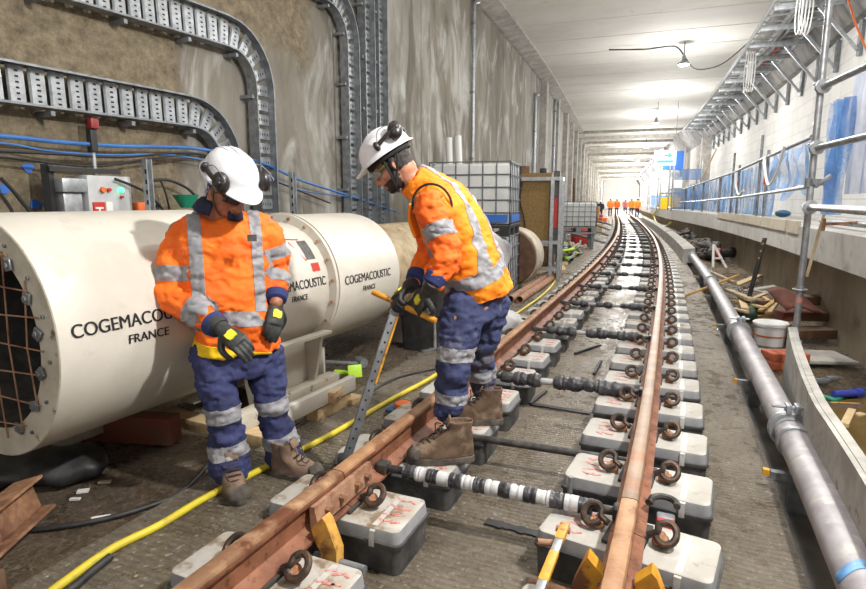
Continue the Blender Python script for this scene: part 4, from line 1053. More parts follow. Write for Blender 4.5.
# bucket
bp=V(W(769,344,-.02)); t=thing('bucket','white plastic bucket with lid standing before the timber scraps','bucket',bp)
Mb=Matrix.Translation(bp)
mb=MB(); mb.lathe([(0,0),(.135,0),(.15,.18),(.155,.185),(.155,.2),(.148,.205)],Mb,28); mb.build('body',M_['white'],t)
mb=MB(); mb.lathe([(.150,.205),(.168,.205),(.170,.23),(.160,.24),(.150,.236),(0,.236)],Mb,28); mb.build('lid',M_['white'],t)
mb=MB(); mb.lathe([(.150,.095),(.152,.10),(.153,.11)],Mb,28); mb.build('rust_line',M_['orange'],t)
# board, bricks, junk
def slab(name,lb,cat,x,y,z,size,yaw,m,tilt=0,group=None,bev=.004):
    c=V(W(x,y,z)); mb=MB(); mb.box(c+V((0,0,size[2]/2)),size,Euler((tilt,0,math.radians(yaw))).to_matrix(),bevel=bev); return tag(mb.build(name,m),lb,cat,group)
slab('pale_board','pale grey board lying flat across the floor before the lower right wall','board',800,358,.02,(.80,.42,.03),-6,M_['conc'])
bc=V(W(788,366,0))
for i in range(8):
    x=(i%4)*.085-.15; z=(i//4)*.075
    c=bc+V((x,.02+random.uniform(-.01,.01),z-.02+.0375)); mb=MB(); mb.box(c,(.075,.2,.072),Euler((0,0,random.uniform(-.08,.08))).to_matrix(),bevel=.006)
    tag(mb.build('brick',M_['brick']),'red-orange brick in the %s row, %s from left, beside the curved board'%(['lower','upper'][i//4],ORD[i%4]),'brick','red bricks beside the curved board')
# timber scraps
sc=[((736,285),(760,275),.12,.03,'wood'),((742,304),(778,288),.06,.03,'wood'),((768,313),(783,292),.07,.03,'wood'),((760,311),(779,298),.05,.03,'ochre'),((758,317),(790,314),.06,.04,'ochre'),((735,301),(765,308),.07,.03,'wood'),((740,296),(745,309),.08,.03,'wood'),((728,290),(752,300),.09,.04,'woodgrey'),((745,291),(775,286),.15,.02,'conc'),((752,300),(772,305),.08,.05,'wooddark'),((733,309),(747,312),.05,.03,'wood'),((700,268),(735,283),.05,.05,'woodgrey')]
for i,(a,b,w,h,m) in enumerate(sc):
    z=.03+.035*(i%4); mb=MB(); p,q=V(W(*a,z+.05)),V(W(*b,z+.08+.03*(i%3)))
    mb.bar(p,q,w,h,bevel=.003)
    tag(mb.build('timber_scrap',M_[m]),['broad pale plank tip at the top of the scrap heap','thin pale batten low in the heap pointing right','pale batten leaning up behind the white bucket','short ochre batten behind the bucket, beside the pale one','ochre batten lying flat behind the bucket lid','pale batten low in the middle of the heap','short pale offcut standing across the left of the heap','weathered batten at the heap\'s far left','flat pale grey panel in the scrap heap','dark offcut buried in the heap middle','small pale offcut at the foot of the perforated bar','weathered batten running from the red valve to the heap'][i],'timber scrap','timber scraps by the lower right wall')
rnd=random.Random(21)
for i in range(14):
    x=rnd.uniform(732,786); y=rnd.uniform(292,316); L=rnd.uniform(.18,.45); a=rnd.uniform(-1.6,1.6); z=rnd.uniform(.02,.20)
    c=V(W(x,y,.05)); c.z=z; d=V((math.cos(a),math.sin(a),rnd.uniform(-.15,.15)))*L/2; m=rnd.choice(['wood','woodred','wooddark','wood','woodgrey','conc'])
    if SU(c.x,c.y)[1]>2.0: continue
    mb=MB(); mb.bar(c-d,c+d,rnd.uniform(.04,.11),rnd.uniform(.015,.03)); tag(mb.build('timber_scrap',M_[m]),'small splintered offcut jumbled in the scrap heap between the pipe and the lower wall','timber scrap','splintered offcuts in the scrap heap')
for i,(x,y,L,m,lb) in enumerate(((803,316,.6,'wooddark','dark brown timber stack member at the lower wall, topmost'),(804,323,.6,'woodred','red-brown timber at the lower wall, in the middle of the stack'),(802,331,.62,'wooddark','dark timber at the lower wall, bottom of the stack'))):
    c=V(W(x,y,.10)); c.z=.30-.11*i; mb=MB(); mb.box(c,(L,.22,.10),Euler((0,0,-.15+.1*i)).to_matrix(),bevel=.006); tag(mb.build('timber_balk',M_[m]),lb,'timber','dark timbers by the lower right wall')
mb=MB(); a=V(W(790,309,.30)); b=V(W(803,292,.45)); mb.grid(lambda u,v: V((a.x-.10+.40*u,a.y-.1+.4*v,.30+.16*v+.04*math.sin(5*u))),6,6)
tag(mb.build('rust_sheet',mat('rust_brown_sheet',C(92,52,40),C(118,70,54),6,.85),solid=.01),'rust-brown sheet leaning over the dark timbers by the wall','sheet')
# perforated bar, yellow batten
t=thing('perforated_bar','dark steel bar with yellow-marked holes leaning upright by the timber scraps','bar',V(W(745,312,0)))
a=V(W(744,316,.0)); b=V(D(765,238,a.y+.1)); mb=MB(); mb.bar(a,b,.055,.02,bevel=.003); mb.build('flat_bar',M_['blackrub'],t)
for k in (.74,.83,.92,.98):
    c=a+(b-a)*k; mb=MB(); mb.cyl(c+V((0,-.014,0)),c+V((0,.014,0)),.017,n=12); mb.build('yellow_mark',M_['yellow'],t)
mb=MB(); mb.bar(V(W(685,296,.02)),V(W(739,275,.36)),.04,.03,bevel=.004); tag(mb.build('yellow_batten',M_['ochre']),'thin yellow batten leaning across the grey pipe from the track slab','batten')
# floor junk to the right of the formwork
c=V(W(850,398,.0)); t=thing('torch','blue torch lying at the puddle edge','torch',c)
mb=MB(); mb.cyl(c+V((-.13,0,.03)),c+V((.06,.03,.03)),.026,n=14); mb.cyl(c+V((.06,.03,.03)),c+V((.11,.04,.03)),.034,n=14); mb.build('body',mat('torch_blue',C(62,74,170),rough=.4),t)
mb=MB(); mb.cyl(c+V((.108,.04,.03)),c+V((.112,.04,.03)),.028,n=14); mb.build('lens',M_['white'],t)
slab('wood_batten','pale batten lying on the formwork edge over the puddle','batten',848,420,.10,(.045,.34,.03),-42,M_['wood'])
slab('ochre_strip','thin ochre strip lying under the blue torch','strip',845,404,-.02,(.2,.02,.012),-8,M_['ochre'])
slab('wood_offcut','small pale offcut floating at the right puddle edge','offcut',860,416,-.02,(.07,.05,.02),20,M_['wood'])
hose('strap','green strap lying by the blue torch near the lower wall',[V(W(x,y,-.005)) for x,y in ((812,391),(822,396),(835,400),(845,396),(858,394))],.018,M_['greenp'],'strap')
c=V(W(820,384,0)); mb=MB(); mb.cyl(c+V((-.05,0,.02)),c+V((.05,.01,.02)),.028,n=12); mb.cyl(c+V((.05,.01,.02)),c+V((.09,.03,.02)),.02,n=12); tag(mb.build('pipe_fitting',M_['galvdark']),'dirty grey pipe fitting lying on the muddy right floor','fitting')
slab('grey_scrap','small grey scrap lying past the pipe fitting','scrap',832,380,-.015,(.09,.05,.03),10,M_['galvdark'])
c=V(W(752,313,.08)); mb=MB(); mb.ell(c,(.17,.14,.10)); b=remesh(mb,.02,3)
for v in b.bm.verts: v.co+=v.normal*.03*noise.noise(v.co*12)
tag(b.build('green_bag',mat('dark_green',C(52,78,62),C(74,98,80),8,.6)),'dark green bag lying between the pipe and the bucket','bag')
mb=MB(); p=[W(x,y,-.014) for x,y in ((838,432),(830,418),(822,404),(842,400),(872,398),(900,420),(900,470),(872,470),(856,462))]
mb.loft([[V(q) for q in p],[V(q)+V((0,0,.003)) for q in p]]); tag(mb.build('puddle',M_['water'],smooth=0),'brown puddle on the right floor by the curved board','puddle',kind='stuff')
# valve and white frame, hose heap under the ledge
c=V(W(727,263,.0))+V((-.10,0,0)); t=thing('valve','red valve wheel on a dark pipe stub under the ledge','valve',c)
mb=MB(); mb.cyl(c+V((-.12,.1,.22)),c+V((-.05,.05,.22)),.13,n=20); mb.build('red_flange',M_['red'],t)
mb=MB(); mb.cyl(c+V((-.05,.05,.22)),c+V((.26,.05,.25)),.10,n=18); mb.cyl(c+V((.20,.05,.25)),c+V((.26,.05,.25)),.13,n=18); mb.cyl(c+V((0,.05,0)),c+V((0,.05,.22)),.05); mb.build('pipe_stub',M_['blackrub'],t)
t=thing('white_stand','small white tubular stand beside the far pipe end','stand',V(W(713,268,.0)))
mb=MB(); q=V(W(713,268,0)); mb.tube([q,q+V((.12,.3,.5))],.03,10); mb.tube([q+V((.3,.0,0)),q+V((.12,.3,.5))],.03,10); mb.tube([q+V((.05,.12,.2)),q+V((.24,.1,.2))],.025,10); mb.build('tube_frame',M_['white'],t)
rnd=random.Random(5)
for k,(sa,sb_) in enumerate(((16,17.6),(17.8,19.6),(19.8,22),(22.4,25.5))):
    t=thing('hose_heap','heap of dark grey hoses and scrap under the far ledge, %s from the near end'%ORD[k],'hose heap',PV((sa+sb_)/2,1.85,0)); tag(t,kind='stuff')
    mb=MB()
    for i in range(13):
        L=rnd.uniform(.4,1.0); s=rnd.uniform(sa,sb_-L); u=rnd.uniform(1.7,2.1); z=rnd.uniform(.02,.3); a=rnd.uniform(-.6,.6)
        pts=[PV(s+L*q,min(2.18,max(1.62,u+a*(q-.5)*.6+.08*math.sin(6*q+i))),max(.08,z+.08*math.sin(4*q+i))) for q in (0,.25,.5,.75,1)]
        mb.tube(smooth_path(pts,3),rnd.uniform(.03,.08),8)
    mb.build('hoses',M_['coil'],t)
    mb=MB()
    for i in range(14):
        s=rnd.uniform(sa,sb_); u=rnd.uniform(1.68,2.1); mb.box(PV(s,u,rnd.uniform(.02,.22)),(rnd.uniform(.1,.25),rnd.uniform(.1,.3),rnd.uniform(.06,.2)),Euler((rnd.uniform(-.5,.5),rnd.uniform(-.5,.5),rnd.uniform(0,3))).to_matrix())
    mb.build('scrap',M_['rubble'],t,smooth=0)
# low kerb wall beside the far track
mb=MB(); mb.loft([[P(s,u,z) for u,z in ((1.12,0),(1.14,.33),(1.40,.36),(1.42,0))] for s in srange(15.4,24)]); tag(mb.build('kerb_wall',M_['conc'],smooth=0),'pale low kerb wall right of the track, nearer length with its end facing','kerb')
mb=MB(); mb.loft([[P(s,u,z) for u,z in ((1.12,0),(1.14,.33),(1.40,.36),(1.42,0))] for s in srange(24.3,46)]); tag(mb.build('kerb_wall',M_['conc'],smooth=0),'pale low kerb wall right of the track, farther length','kerb')
# ---------------------------------------------------------------- scaffold
def tube_thing(name,lb,cat,a,b,r=.026,m='tubes',group=None,n=14,fit=()):
    t=thing(name,lb,cat,Matrix.Translation(V(a)),group); mb=MB(); mb.cyl(a,b,r,n=n); mb.build('tube',M_[m],t)
    for k in fit:
        p=V(a).lerp(V(b),k); d=(V(b)-V(a)).normalized(); q=MB(); q.cyl(p-d*.02,p+d*.02,r*2.2,n=10); q.build('collar',M_['galv'],t)
    return t
SX,SY=3.54,5.50
t=thing('scaffold_standard','tall near scaffold standard rising from the right floor past the ledge','scaffold standard',(SX,SY,-.02))
mb=MB(); mb.cyl((SX,SY,-.02),(SX,SY,4.3),.030,n=18); mb.build('tube',M_['tubes'],t)
mb=MB(); mb.cyl((SX,SY,-.02),(SX,SY,.0),.08,n=18); mb.build('base_plate',M_['galv'],t)
for z in (.48,.055+.85,):
    pass
for z in (.10,.62,1.41,1.98,2.52,3.3):
    mb=MB(); mb.lathe([(.030,0),(.062,0),(.066,.006),(.062,.012),(.030,.012)],Matrix.Translation((SX,SY,z)),20); mb.cyl((SX,SY,z-.03),(SX,SY,z+.04),.036,n=16); mb.build('rosette',M_['galv'],t)
mb=MB(); mb.cyl((SX,SY,.50),(SX,SY,.55),.0306,n=18); mb.build('red_paint_band',mat('faded_red_spray',C(196,110,92),C(170,150,146),20,.6),t)
tube_thing('scaffold_ledger','upper right scaffold ledger running off the right edge','scaffold tube',(SX,SY,2.49),tuple(V((SX,SY,2.49)).lerp(V((3.33,4.66,2.49)),2.0)),.030,fit=(.03,))
tube_thing('scaffold_ledger','middle right scaffold ledger below the near net, running off the right edge','scaffold tube',(SX,SY,1.95),tuple(V((SX,SY,1.95)).lerp(V((3.27,4.48,1.95)),2.0)),.030,fit=(.03,))
tube_thing('scaffold_ledger','lower right scaffold ledger at ledge height, running off the right edge','scaffold tube',(SX,SY,1.41),tuple(V((SX,SY,1.41)).lerp(V((2.70,3.70,1.41)),1.6)),.030,fit=(.03,))
a=V(PV(7.6,2.25,1.27)); tube_thing('scaffold_tube','grey tube lying low on the ledge at the right edge','scaffold tube',tuple(PV(8.2,2.25,1.24)),tuple(PV(4.0,2.25,1.28)),.028,m='galvdark')
t=thing('scaffold_bracket','rusty brown brace and arm hanging under the ledge tube by the near standard','brace',(SX+.03,SY,1.2))
mb=MB(); mb.bar((SX+.12,SY-.05,1.35),(SX+.05,SY+.0,.75),.035,.025); mb.build('brace',M_['woodgrey'],t)
mb=MB(); mb.bar((SX+.10,SY-.05,1.25),(SX+.40,SY-.12,1.27),.03,.025); mb.box((SX+.12,SY-.05,1.25),(.035,.035,.12),bevel=.01); mb.build('rusty_arm',M_['rust'],t)
t=thing('rail_coupler','steel scaffold coupler on the near standard at net height','coupler',(SX,SY,1.62))
mb=MB(); mb.box((SX+.04,SY-.02,1.64),(.12,.07,.06),bevel=.012); mb.cyl((SX+.02,SY-.03,1.6),(SX+.14,SY-.06,1.7),.02,n=10); mb.cyl((SX-.03,SY,1.6),(SX-.03,SY,1.68),.03,n=10); mb.build('body',M_['galvdark'],t)
# second standard on the ledge just left of the near one with a thin brace
q=D(806,223,7.3); tube_thing('scaffold_standard','slim pale scaffold standard on the ledge just left of the near tall one','scaffold standard',(q[0],q[1],1.2),(q[0],q[1],2.75),.022,group='scaffold standards on the ledge')
stx=[(763,135,'s0'),(769,150,''),(735,153,''),(740,165,''),(721,176,''),(704,182,''),(694,186,''),(686,189,'')]
lbs=['tall scaffold standard on the ledge at the blue nets\' near end','shorter scaffold standard close right of the tall one on the ledge','scaffold standard with red tags, left of the toe boards\' middle','short scaffold standard beside the one with red tags','scaffold standard on the ledge, third bay from the near end','scaffold standard on the ledge, fourth bay from the near end','scaffold standard on the ledge, second from the far net end','scaffold standard on the ledge at the far net end']
for (x,yt,_),lb in zip(stx,lbs):
    s,u,z=U(x,yt,2.22); tube_thing('scaffold_standard',lb,'scaffold standard',P(s,u,zt(s)),P(s,u,z),.026 if x>730 else .035,m='galvdark',group='scaffold standards on the ledge',n=10)
def run(name,lb,pts,u,r,m='tubes'):
    t=thing(name,lb,'scaffold tube',PV(*U(*pts[0],u)),'guard rails along the nets'); mb=MB(); mb.tube([PV(*U(x,y,u)) for x,y in pts],r,10); mb.build('tube',M_[m],t); return t
run('guard_rail','lower guard rail tube in front of the blue nets',[(812,186),(775,192),(740,197),(700,201),(672,203)],2.12,.027)
run('guard_rail','upper guard rail tube along the blue nets\' top',[(812,137),(765,158),(735,172),(705,182),(672,193)],2.16,.027,'galvdark')
# toe boards
def toe(x0,x1,lb):
    a,b=U(x0,218,2.0),U(x1,218,2.0); s0,s1=a[0],b[0]
    mb=MB(); mb.loft([[P(s,u,z) for u,z in ((2.03,zt(s)-.10),(2.03,zt(s)+.05),(2.07,zt(s)+.05),(2.07,zt(s)-.10))] for s in (s0,(s0+s1)/2,s1)]); tag(mb.build('toe_board',M_['toe'],smooth=0),lb,'toe board','pale toe boards along the ledge')
M_['toe']=mat('pale_toe_board',C(206,196,176),C(190,180,160),3,.75,bmp=.1)
toe(795,784.5,'pale short toe board on the ledge edge nearest the standard'); toe(783,759,'pale toe board on the ledge edge, second from the near standard'); toe(758,734,'pale toe board on the ledge edge, third from the near standard'); toe(733,716,'pale toe board on the ledge edge, farthest of four')
# blue debris nets
def net(lb,s0,s1,u,z0,z1,m,amp=.08,bunch=0,seed=0,topsag=0,name='debris_net'):
    bm=bmesh.new(); uvl=bm.loops.layers.uv.new('UVMap'); nu,nv=48,22; vs=[]
    for i in range(nu+1):
        row=[]
        for j in range(nv+1):
            a=i/nu;b=j/nv; s=s0+(s1-s0)*a
            zz0=z0(s) if callable(z0) else z0; zz1=z1(s) if callable(z1) else z1
            z=zz0+(zz1-zz0)*b-topsag*math.sin(PI*a)*b
            du=amp*(noise.noise(V((a*9+seed,b*1.5,seed)))+.5*math.sin(a*26+2*b+seed))
            s2=s+bunch*noise.noise(V((a*5,b*2,seed+4)))
            row.append((bm.verts.new(P(s2,u+du,z)),(s,z)))
        vs.append(row)
    for i in range(nu):
        for j in range(nv):
            q=[vs[i][j],vs[i+1][j],vs[i+1][j+1],vs[i][j+1]]; f=bm.faces.new([k[0] for k in q])
            for l,k in zip(f.loops,q): l[uvl].uv=k[1]
    mb=MB(); mb.bm.free(); mb.bm=bm; return tag(mb.build(name,m,smooth=180,fix=False),lb,'debris net','blue debris nets on the scaffold')
net('pale blue net sheet hanging between the ledgers at the right edge',7.0,8.9,2.6,1.55,2.95,M_['net2'],.04,seed=2)
net('bright blue net strand bunched down beside the near standard',8.75,9.35,2.5,1.30,2.7,M_['net'],.10,.12,seed=5)
net('bright blue net gathered along the upper rail left of the near standard',9.5,12.2,2.35,lambda s:1.45+.25*abs(math.sin(s*2)),lambda s:2.26,M_['net'],.10,.2,seed=9)
ns=[12.3,14.8,17.2,19.8,23.0,26.5,30.0]
for i,(a,b) in enumerate(zip(ns[:-1],ns[1:])):
    net('blue net panel filling the guard rail bay, %s from the near end'%ORD[i],a,b-.1,2.4,lambda s:zt(s)+.03,lambda s:2.2,M_['net'],.06,.1,seed=i*3+11)
def blob(s,u,z): return PV(s,u,z)
t=thing('blue_bag','small blue bag lying on the ledge at the blue nets\' near end','bag',PV(11.4,2.4,zt(11.4)))
mb=MB(); mb.ell(PV(11.4,2.4,zt(11.4)+.1),(.10,.16,.06)); mb.build('sack',mat('bluegreen_bag',C(40,84,120),C(60,110,140),6,.6),t)
hose('cable','white and orange cable looping down a ledge standard',[PV(s,2.1,z) for s,z in ((11.7,2.2),(11.4,1.9),(11.0,1.72),(10.4,1.9),(10.0,2.25))],.022,M_['white'],'cable')
hose('cable','pale cable looping from the standard with red tags',[PV(s,2.1,z) for s,z in ((15.1,2.1),(14.9,1.8),(14.4,1.6),(13.8,1.68))],.022,M_['white'],'cable')
for s,z,lb in ((11.75,1.85,'red tag hanging on the tall ledge standard'),(15.2,1.8,'red tag hanging on the third ledge standard')):
    mb=MB(); mb.box(PV(s,2.15,z),(.05,.05,.2),FR(s).to_3x3()); tag(mb.build('red_tag',M_['red']),lb,'tag')
hose('orange_cable','orange cable hanging down the top right corner',[V(D(x,y,Y)) for x,y,Y in ((840,-20,6.2),(850,5,6.2),(856,25,6.2),(868,54,6.1),(880,90,6.0))],.010,M_['orange'],'cable')
# ---------------------------------------------------------------- cable rack on the right wall
sr=12.0;j=0
while sr<31:
    t=thing('rack_bracket','galvanised bracket arm of the high right cable rack, %s from the near end'%ORD[j],'bracket',FR(sr,2.3,4.5),'bracket arms of the high cable rack')
    mb=MB(); mb.box(PV(sr,2.60,4.68),(1.0,.07,.10),FR(sr).to_3x3(),bevel=.006); mb.build('arm',M_['galv'],t)
    mb=MB(); mb.bar(PV(sr,3.375,3.8),PV(sr,3.375,4.36),.07,.06); mb.build('upright',M_['galvdark'],t)
    mb=MB(); mb.bar(PV(sr,3.34,3.9),PV(sr,2.75,4.62),.05,.05); mb.build('brace',M_['galv'],t)
    sr+=1.28; j+=1
for u,lb in ((2.30,'high cable ladder on the right wall brackets, nearer the track'),(2.86,'high cable ladder on the right wall brackets, nearer the wall')):
    t=thing('cable_ladder',lb,'cable ladder',PV(10,u,4.74))
    for x in (-.2,.2):
        mb=MB(); mb.loft([[P(s,u+x+a,4.74+z) for a,z in ((-.012,0),(.012,0),(.012,.10),(-.012,.10))] for s in srange(9.5,31)]); mb.build('side_rail',M_['galv'],t,smooth=0)
    s=9.6
    while s<31:
        mb=MB(); mb.box(PV(s,u,4.77),(.38,.05,.02),FR(s).to_3x3()); mb.build('rung',M_['galv'],t,smooth=0); s+=.40
mb=MB(); mb.tube([PV(s,2.55+.05*math.sin(s),4.86) for s in srange(10,31)],.05,8); tag(mb.build('white_cable',M_['white']),'thick white cable laid along the high right rack','cable')
mb=MB(); mb.tube([PV(s,2.72+.04*math.sin(s*1.3),4.82) for s in srange(15,19)],.05,8); tag(mb.build('red_cable',M_['red']),'short red pipe lying on the high right rack','pipe')
def coil(lb,s,u,z,L):
    mb=MB()
    for i in range(4):
        o=.05*i-.08; pts=[PV(s+.25*math.cos(a)+o*.4,u+o,z-L/2+(L/2)*math.sin(a)) for a in [2*PI*k/24 for k in range(25)]]; mb.tube(pts,.012,6,cap=False)
    tag(mb.build('cable_coil',M_['white']),lb,'cable coil','white cable coils hanging from the rack')
coil('white cable coil hanging from the rack near the top, the nearer one',11.5,2.45,4.85,.75); coil('white cable coil hanging from the rack, the farther one',15.4,2.25,4.75,.85)
# ---------------------------------------------------------------- exit sign, far platform tower
q=D(665,158,24.0); sM=Matrix.Translation(V(q))@Matrix.Rotation(-math.radians(10),4,'Z')
t=thing('exit_sign','pale green running arrow exit sign hanging over the far right platform','sign',Matrix.Translation(V(q)-V((0,0,.3))))
mb=MB(); mb.box(V(q),(.86,.05,.60),sM.to_3x3(),bevel=.01); mb.build('panel',M_['white'],t)
mb=MB(); mb.box(sM@V((0,-.03,0)),(.82,.01,.56),sM.to_3x3()); mb.build('face',M_['signglow'],t)
mb=MB(); mb.box(sM@V((.0,-.04,-.14)),(.62,.012,.10),sM.to_3x3()); mb.loft([[sM@V((x,y,z)) for x,z in ((.12,-.02),(.28,.10),(.12,.22),(.12,.14),(-.05,.14),(-.05,.06),(.12,.06))] for y in (-.035,-.045)]); mb.build('green_arrow',M_['signgreen'],t)
mb=MB(); mb.cyl(sM@V((.38,0,-.3)),sM@V((.38,0,-1.9)),.03,n=8); mb.cyl(sM@V((-.38,0,.3)),sM@V((-.38,0,2.2)),.012,n=6); mb.cyl(sM@V((.38,0,.3)),sM@V((.38,0,2.2)),.012,n=6); mb.build('hanger',M_['galv'],t)
# access tower beyond the nets
def tower(lb,s,u0,u1,z0,z1,panel,pm):
    t=thing('access_tower',lb,'scaffold tower',PV(s,(u0+u1)/2,z0),'far scaffold towers on the ledge')
    mb=MB()
    for u in (u0,u1):
        for ds in (0,2.0): mb.cyl(PV(s+ds,u,z0),PV(s+ds,u,z1),.04,n=8)
    for z in [z0+.15+.9*i for i in range(int((z1-z0)/.9))]:
        for ds in (0,2.0): mb.cyl(PV(s+ds,u0,z),PV(s+ds,u1,z),.03,n=6)
        for u in (u0,u1): mb.cyl(PV(s,u,z),PV(s+2,u,z),.03,n=6)
    mb.build('frame',M_['galv'],t)
    for k,(za,zb2,m) in enumerate(panel):
        mb=MB(); mb.box(PV(s-.03,(u0+u1)/2,(za+zb2)/2),((u1-u0)*.9,.03,zb2-za),FR(s).to_3x3()); mb.build('panel',m,t)
tower('far scaffold tower with blue panels under the exit sign',30,1.75,3.0,1.0,3.3,((1.1,2.0,M_['net']),(2.45,2.95,M_['net'])),None)
tower('farther scaffold tower with orange panel left of the exit sign',38,1.75,3.0,.9,4.6,((1.0,1.7,M_['hem']),(2.0,2.9,M_['white']),(3.3,4.4,M_['blue'])),None)
tower('distant scaffold tower with blue and white panels by the track end',48,1.75,3.1,.8,4.4,((.9,1.9,M_['net']),(2.4,3.6,M_['white'])),None)
hose('yellow_hose','yellow hose hanging in a loop off the far ledge',[PV(*U(x,y,1.98)) for x,y in ((660,200),(658,207),(654,215),(657,223),(665,226),(671,222))],.05,M_['hose'])
hose('cable','pale yellow cable slanting across the far right wall end',[PV(29,2.6,1.7),PV(28,2.8,2.5),PV(27,3.1,3.6)],.03,M_['wood'],'cable')
# ---------------------------------------------------------------- far left clutter
for i,((a,b),lb) in enumerate(zip((((587,217),(611,225)),((587,228),(610,236)),((564,231),(606,243)),((588,222),(610,230))),('pale barrier tube slanting to the left rail, highest of four','pale barrier tube slanting to the left rail, third from top','pale barrier tube slanting from the small container, lowest','pale barrier tube slanting to the left rail, second from top'))):
    s=[30,24,19,27][i]; p=V(PV(s,-2.5,0)); 
    A=V(D(a[0],a[1],p.y)); B=V(D(b[0],b[1],p.y-.8)); mb=MB(); mb.cyl(A,B,.045,n=8); tag(mb.build('barrier_tube',M_['tubes']),lb,'tube','barrier tubes left of the far track')
mb=MB(); c=PV(44,-2.2,1.6); c.z=.75; mb.box(c,(.8,.6,.7),FR(44).to_3x3(),bevel=.05); mb.box(c-V((0,0,.5)),(1.0,.8,.36),FR(44).to_3x3()); tag(mb.build('yellow_machine',M_['yellow']),'small yellow machine far off left of the track','machine')
rnd=random.Random(3)
for i in range(14):
    s=rnd.uniform(20,42); u=rnd.uniform(-2.6,-1.5); m=rnd.choice(['orange','red','wood','white','lime','woodgrey','blackrub']); 
    mb=MB(); hh=rnd.uniform(.25,.6); mb.box(PV(s,u,SLAB-.03+hh/2),(rnd.uniform(.3,.6),rnd.uniform(.3,.7),hh),Euler((0,0,rnd.uniform(0,3))).to_matrix(),bevel=.03)
    tag(mb.build('site_crate',M_[m]),'small distant %s crate in the clutter left of the far track, %s outward'%({'orange':'orange','red':'red','wood':'tan','white':'white','lime':'lime','woodgrey':'grey-brown','blackrub':'black'}[m],ORD[i]),'crate','distant clutter left of the track')
t=thing('hose_tangle','tangle of lime and grey hoses on the slab beyond the radiator','hose tangle',PV(13.5,-1.45,SLAB)); tag(t,kind='stuff')
for m,sd in (('lime',1),('woodgrey',2),('galvdark',3)):
    mb=MB(); rnd=random.Random(sd)
    for k in range(4):
        pts=[PV(13+rnd.uniform(0,3),-1.75+rnd.uniform(0,.5),SLAB+rnd.uniform(0,.35)) for _ in range(6)]; mb.tube(smooth_path(pts,4),.03,7)
    mb.build('hose',M_[m],t)
for i,(s,u,L,a,lb) in enumerate(((11.7,-1.5,1.3,.3,'pale timber lying on the slab below the radiator, longest'),(11.9,-1.25,.9,-.2,'pale timber lying on the slab below the radiator, shortest'),(12.6,-1.7,1.1,.8,'pale timber lying on the slab beyond the radiator'))):
    mb=MB(); d=FR(s,0,0).to_3x3()@V((math.sin(a),math.cos(a),0)); p=PV(s,u,SLAB+.04); mb.bar(p-d*L/2,p+d*L/2,.1,.06); tag(mb.build('timber_piece',M_['wood']),lb,'timber','timbers by the radiator')
mb=MB(); mb.bar(PV(12.8,-1.9,1.0),PV(13.9,-1.3,.12),.06,.06); tag(mb.build('dark_strut',M_['blackrub']),'dark raking strut beyond the radiator','strut')
mb=MB(); mb.cyl(PV(30,-2.7,.1),PV(30.5,-2.8,2.6),.06,n=8); tag(mb.build('dark_pole',M_['wooddark']),'dark slanting pole standing against the far left wall','pole')
# ---------------------------------------------------------------- people
def basis(fwd,up):
    f=V(fwd).normalized(); u=V(up); u=(u-f*u.dot(f)).normalized(); x=f.cross(u)
    return Matrix((x,f,u)).transposed()          # columns: right, forward, up
def frame_at(o,fwd,up): return Matrix.Translation(V(o))@basis(fwd,up).to_4x4()
def torso_rings(spec,left,n=28,power=2.4):
    """spec: (centre, half width, half depth); rings stay square to the spine"""
    c=[V(s[0]) for s in spec]; hw=[s[1] for s in spec]; hd=[s[2] for s in spec]
    cc=smooth_path(c,5); hw=[v.x for v in smooth_path([V((q,0,0)) for q in hw],5)]; hd=[v.x for v in smooth_path([V((q,0,0)) for q in hd],5)]
    _,T,_=frames(cc); rings=[]
    for p,t,a,b in zip(cc,T,hw,hd):
        l=(left-t*left.dot(t)).normalized(); f=t.cross(l)
        r=[]
        for i in range(n):
            th=2*PI*i/n; cx,sx=math.cos(th),math.sin(th); e=2/power
            r.append(p+l*a*math.copysign(abs(cx)**e,cx)+f*b*math.copysign(abs(sx)**e,sx))
        rings.append(r)
    return rings
def wrinkle(mb,amp,scale,seed=0,stretch=(1,1,1)):
    mb.bm.normal_update()
    for v in mb.bm.verts:
        q=V((v.co.x*stretch[0],v.co.y*stretch[1],v.co.z*stretch[2]))*scale+V((seed,seed*2,0))
        a=noise.noise(q); b=noise.noise(q*2.3+V((5,1,3)))
        v.co+=v.normal*amp*(a+.5*b-.55*abs(b))
def patch(src,planes,test,off,m,name,parent,thick=True):
    """cut the cloth along planes and lift the faces that pass the test into a band of its own"""
    bm=src.copy()
    for co,no in planes:
        g=[f for f in bm.faces if test(f.calc_center_median(),.05)]
        ge=set(g)
        for f in g: ge.update(f.edges); ge.update(f.verts)
        bmesh.ops.bisect_plane(bm,geom=list(ge),plane_co=V(co),plane_no=V(no),dist=1e-6)
    def inside(f):
        c=f.calc_center_median()
        return test(c,0) and all((c-V(co)).dot(V(no))>=0 for co,no in planes)
    bm.normal_update()
    dead=[f for f in bm.faces if not inside(f)]
    bmesh.ops.delete(bm,geom=dead,context='FACES')
    bm.normal_update()
    if not bm.faces: bm.free(); return None
    for v in bm.verts: v.co+=v.normal*off
    o=MB(); o.bm.free(); o.bm=bm
    if thick:
        r=bmesh.ops.extrude_face_region(bm,geom=bm.faces[:]); 
        for e in r['geom']:
            if isinstance(e,bmesh.types.BMVert): e.co-=e.normal*(off+.003) if e.normal.length>.1 else V((0,0,0))
    return o.build(name,m,parent,smooth=60,fix=False)
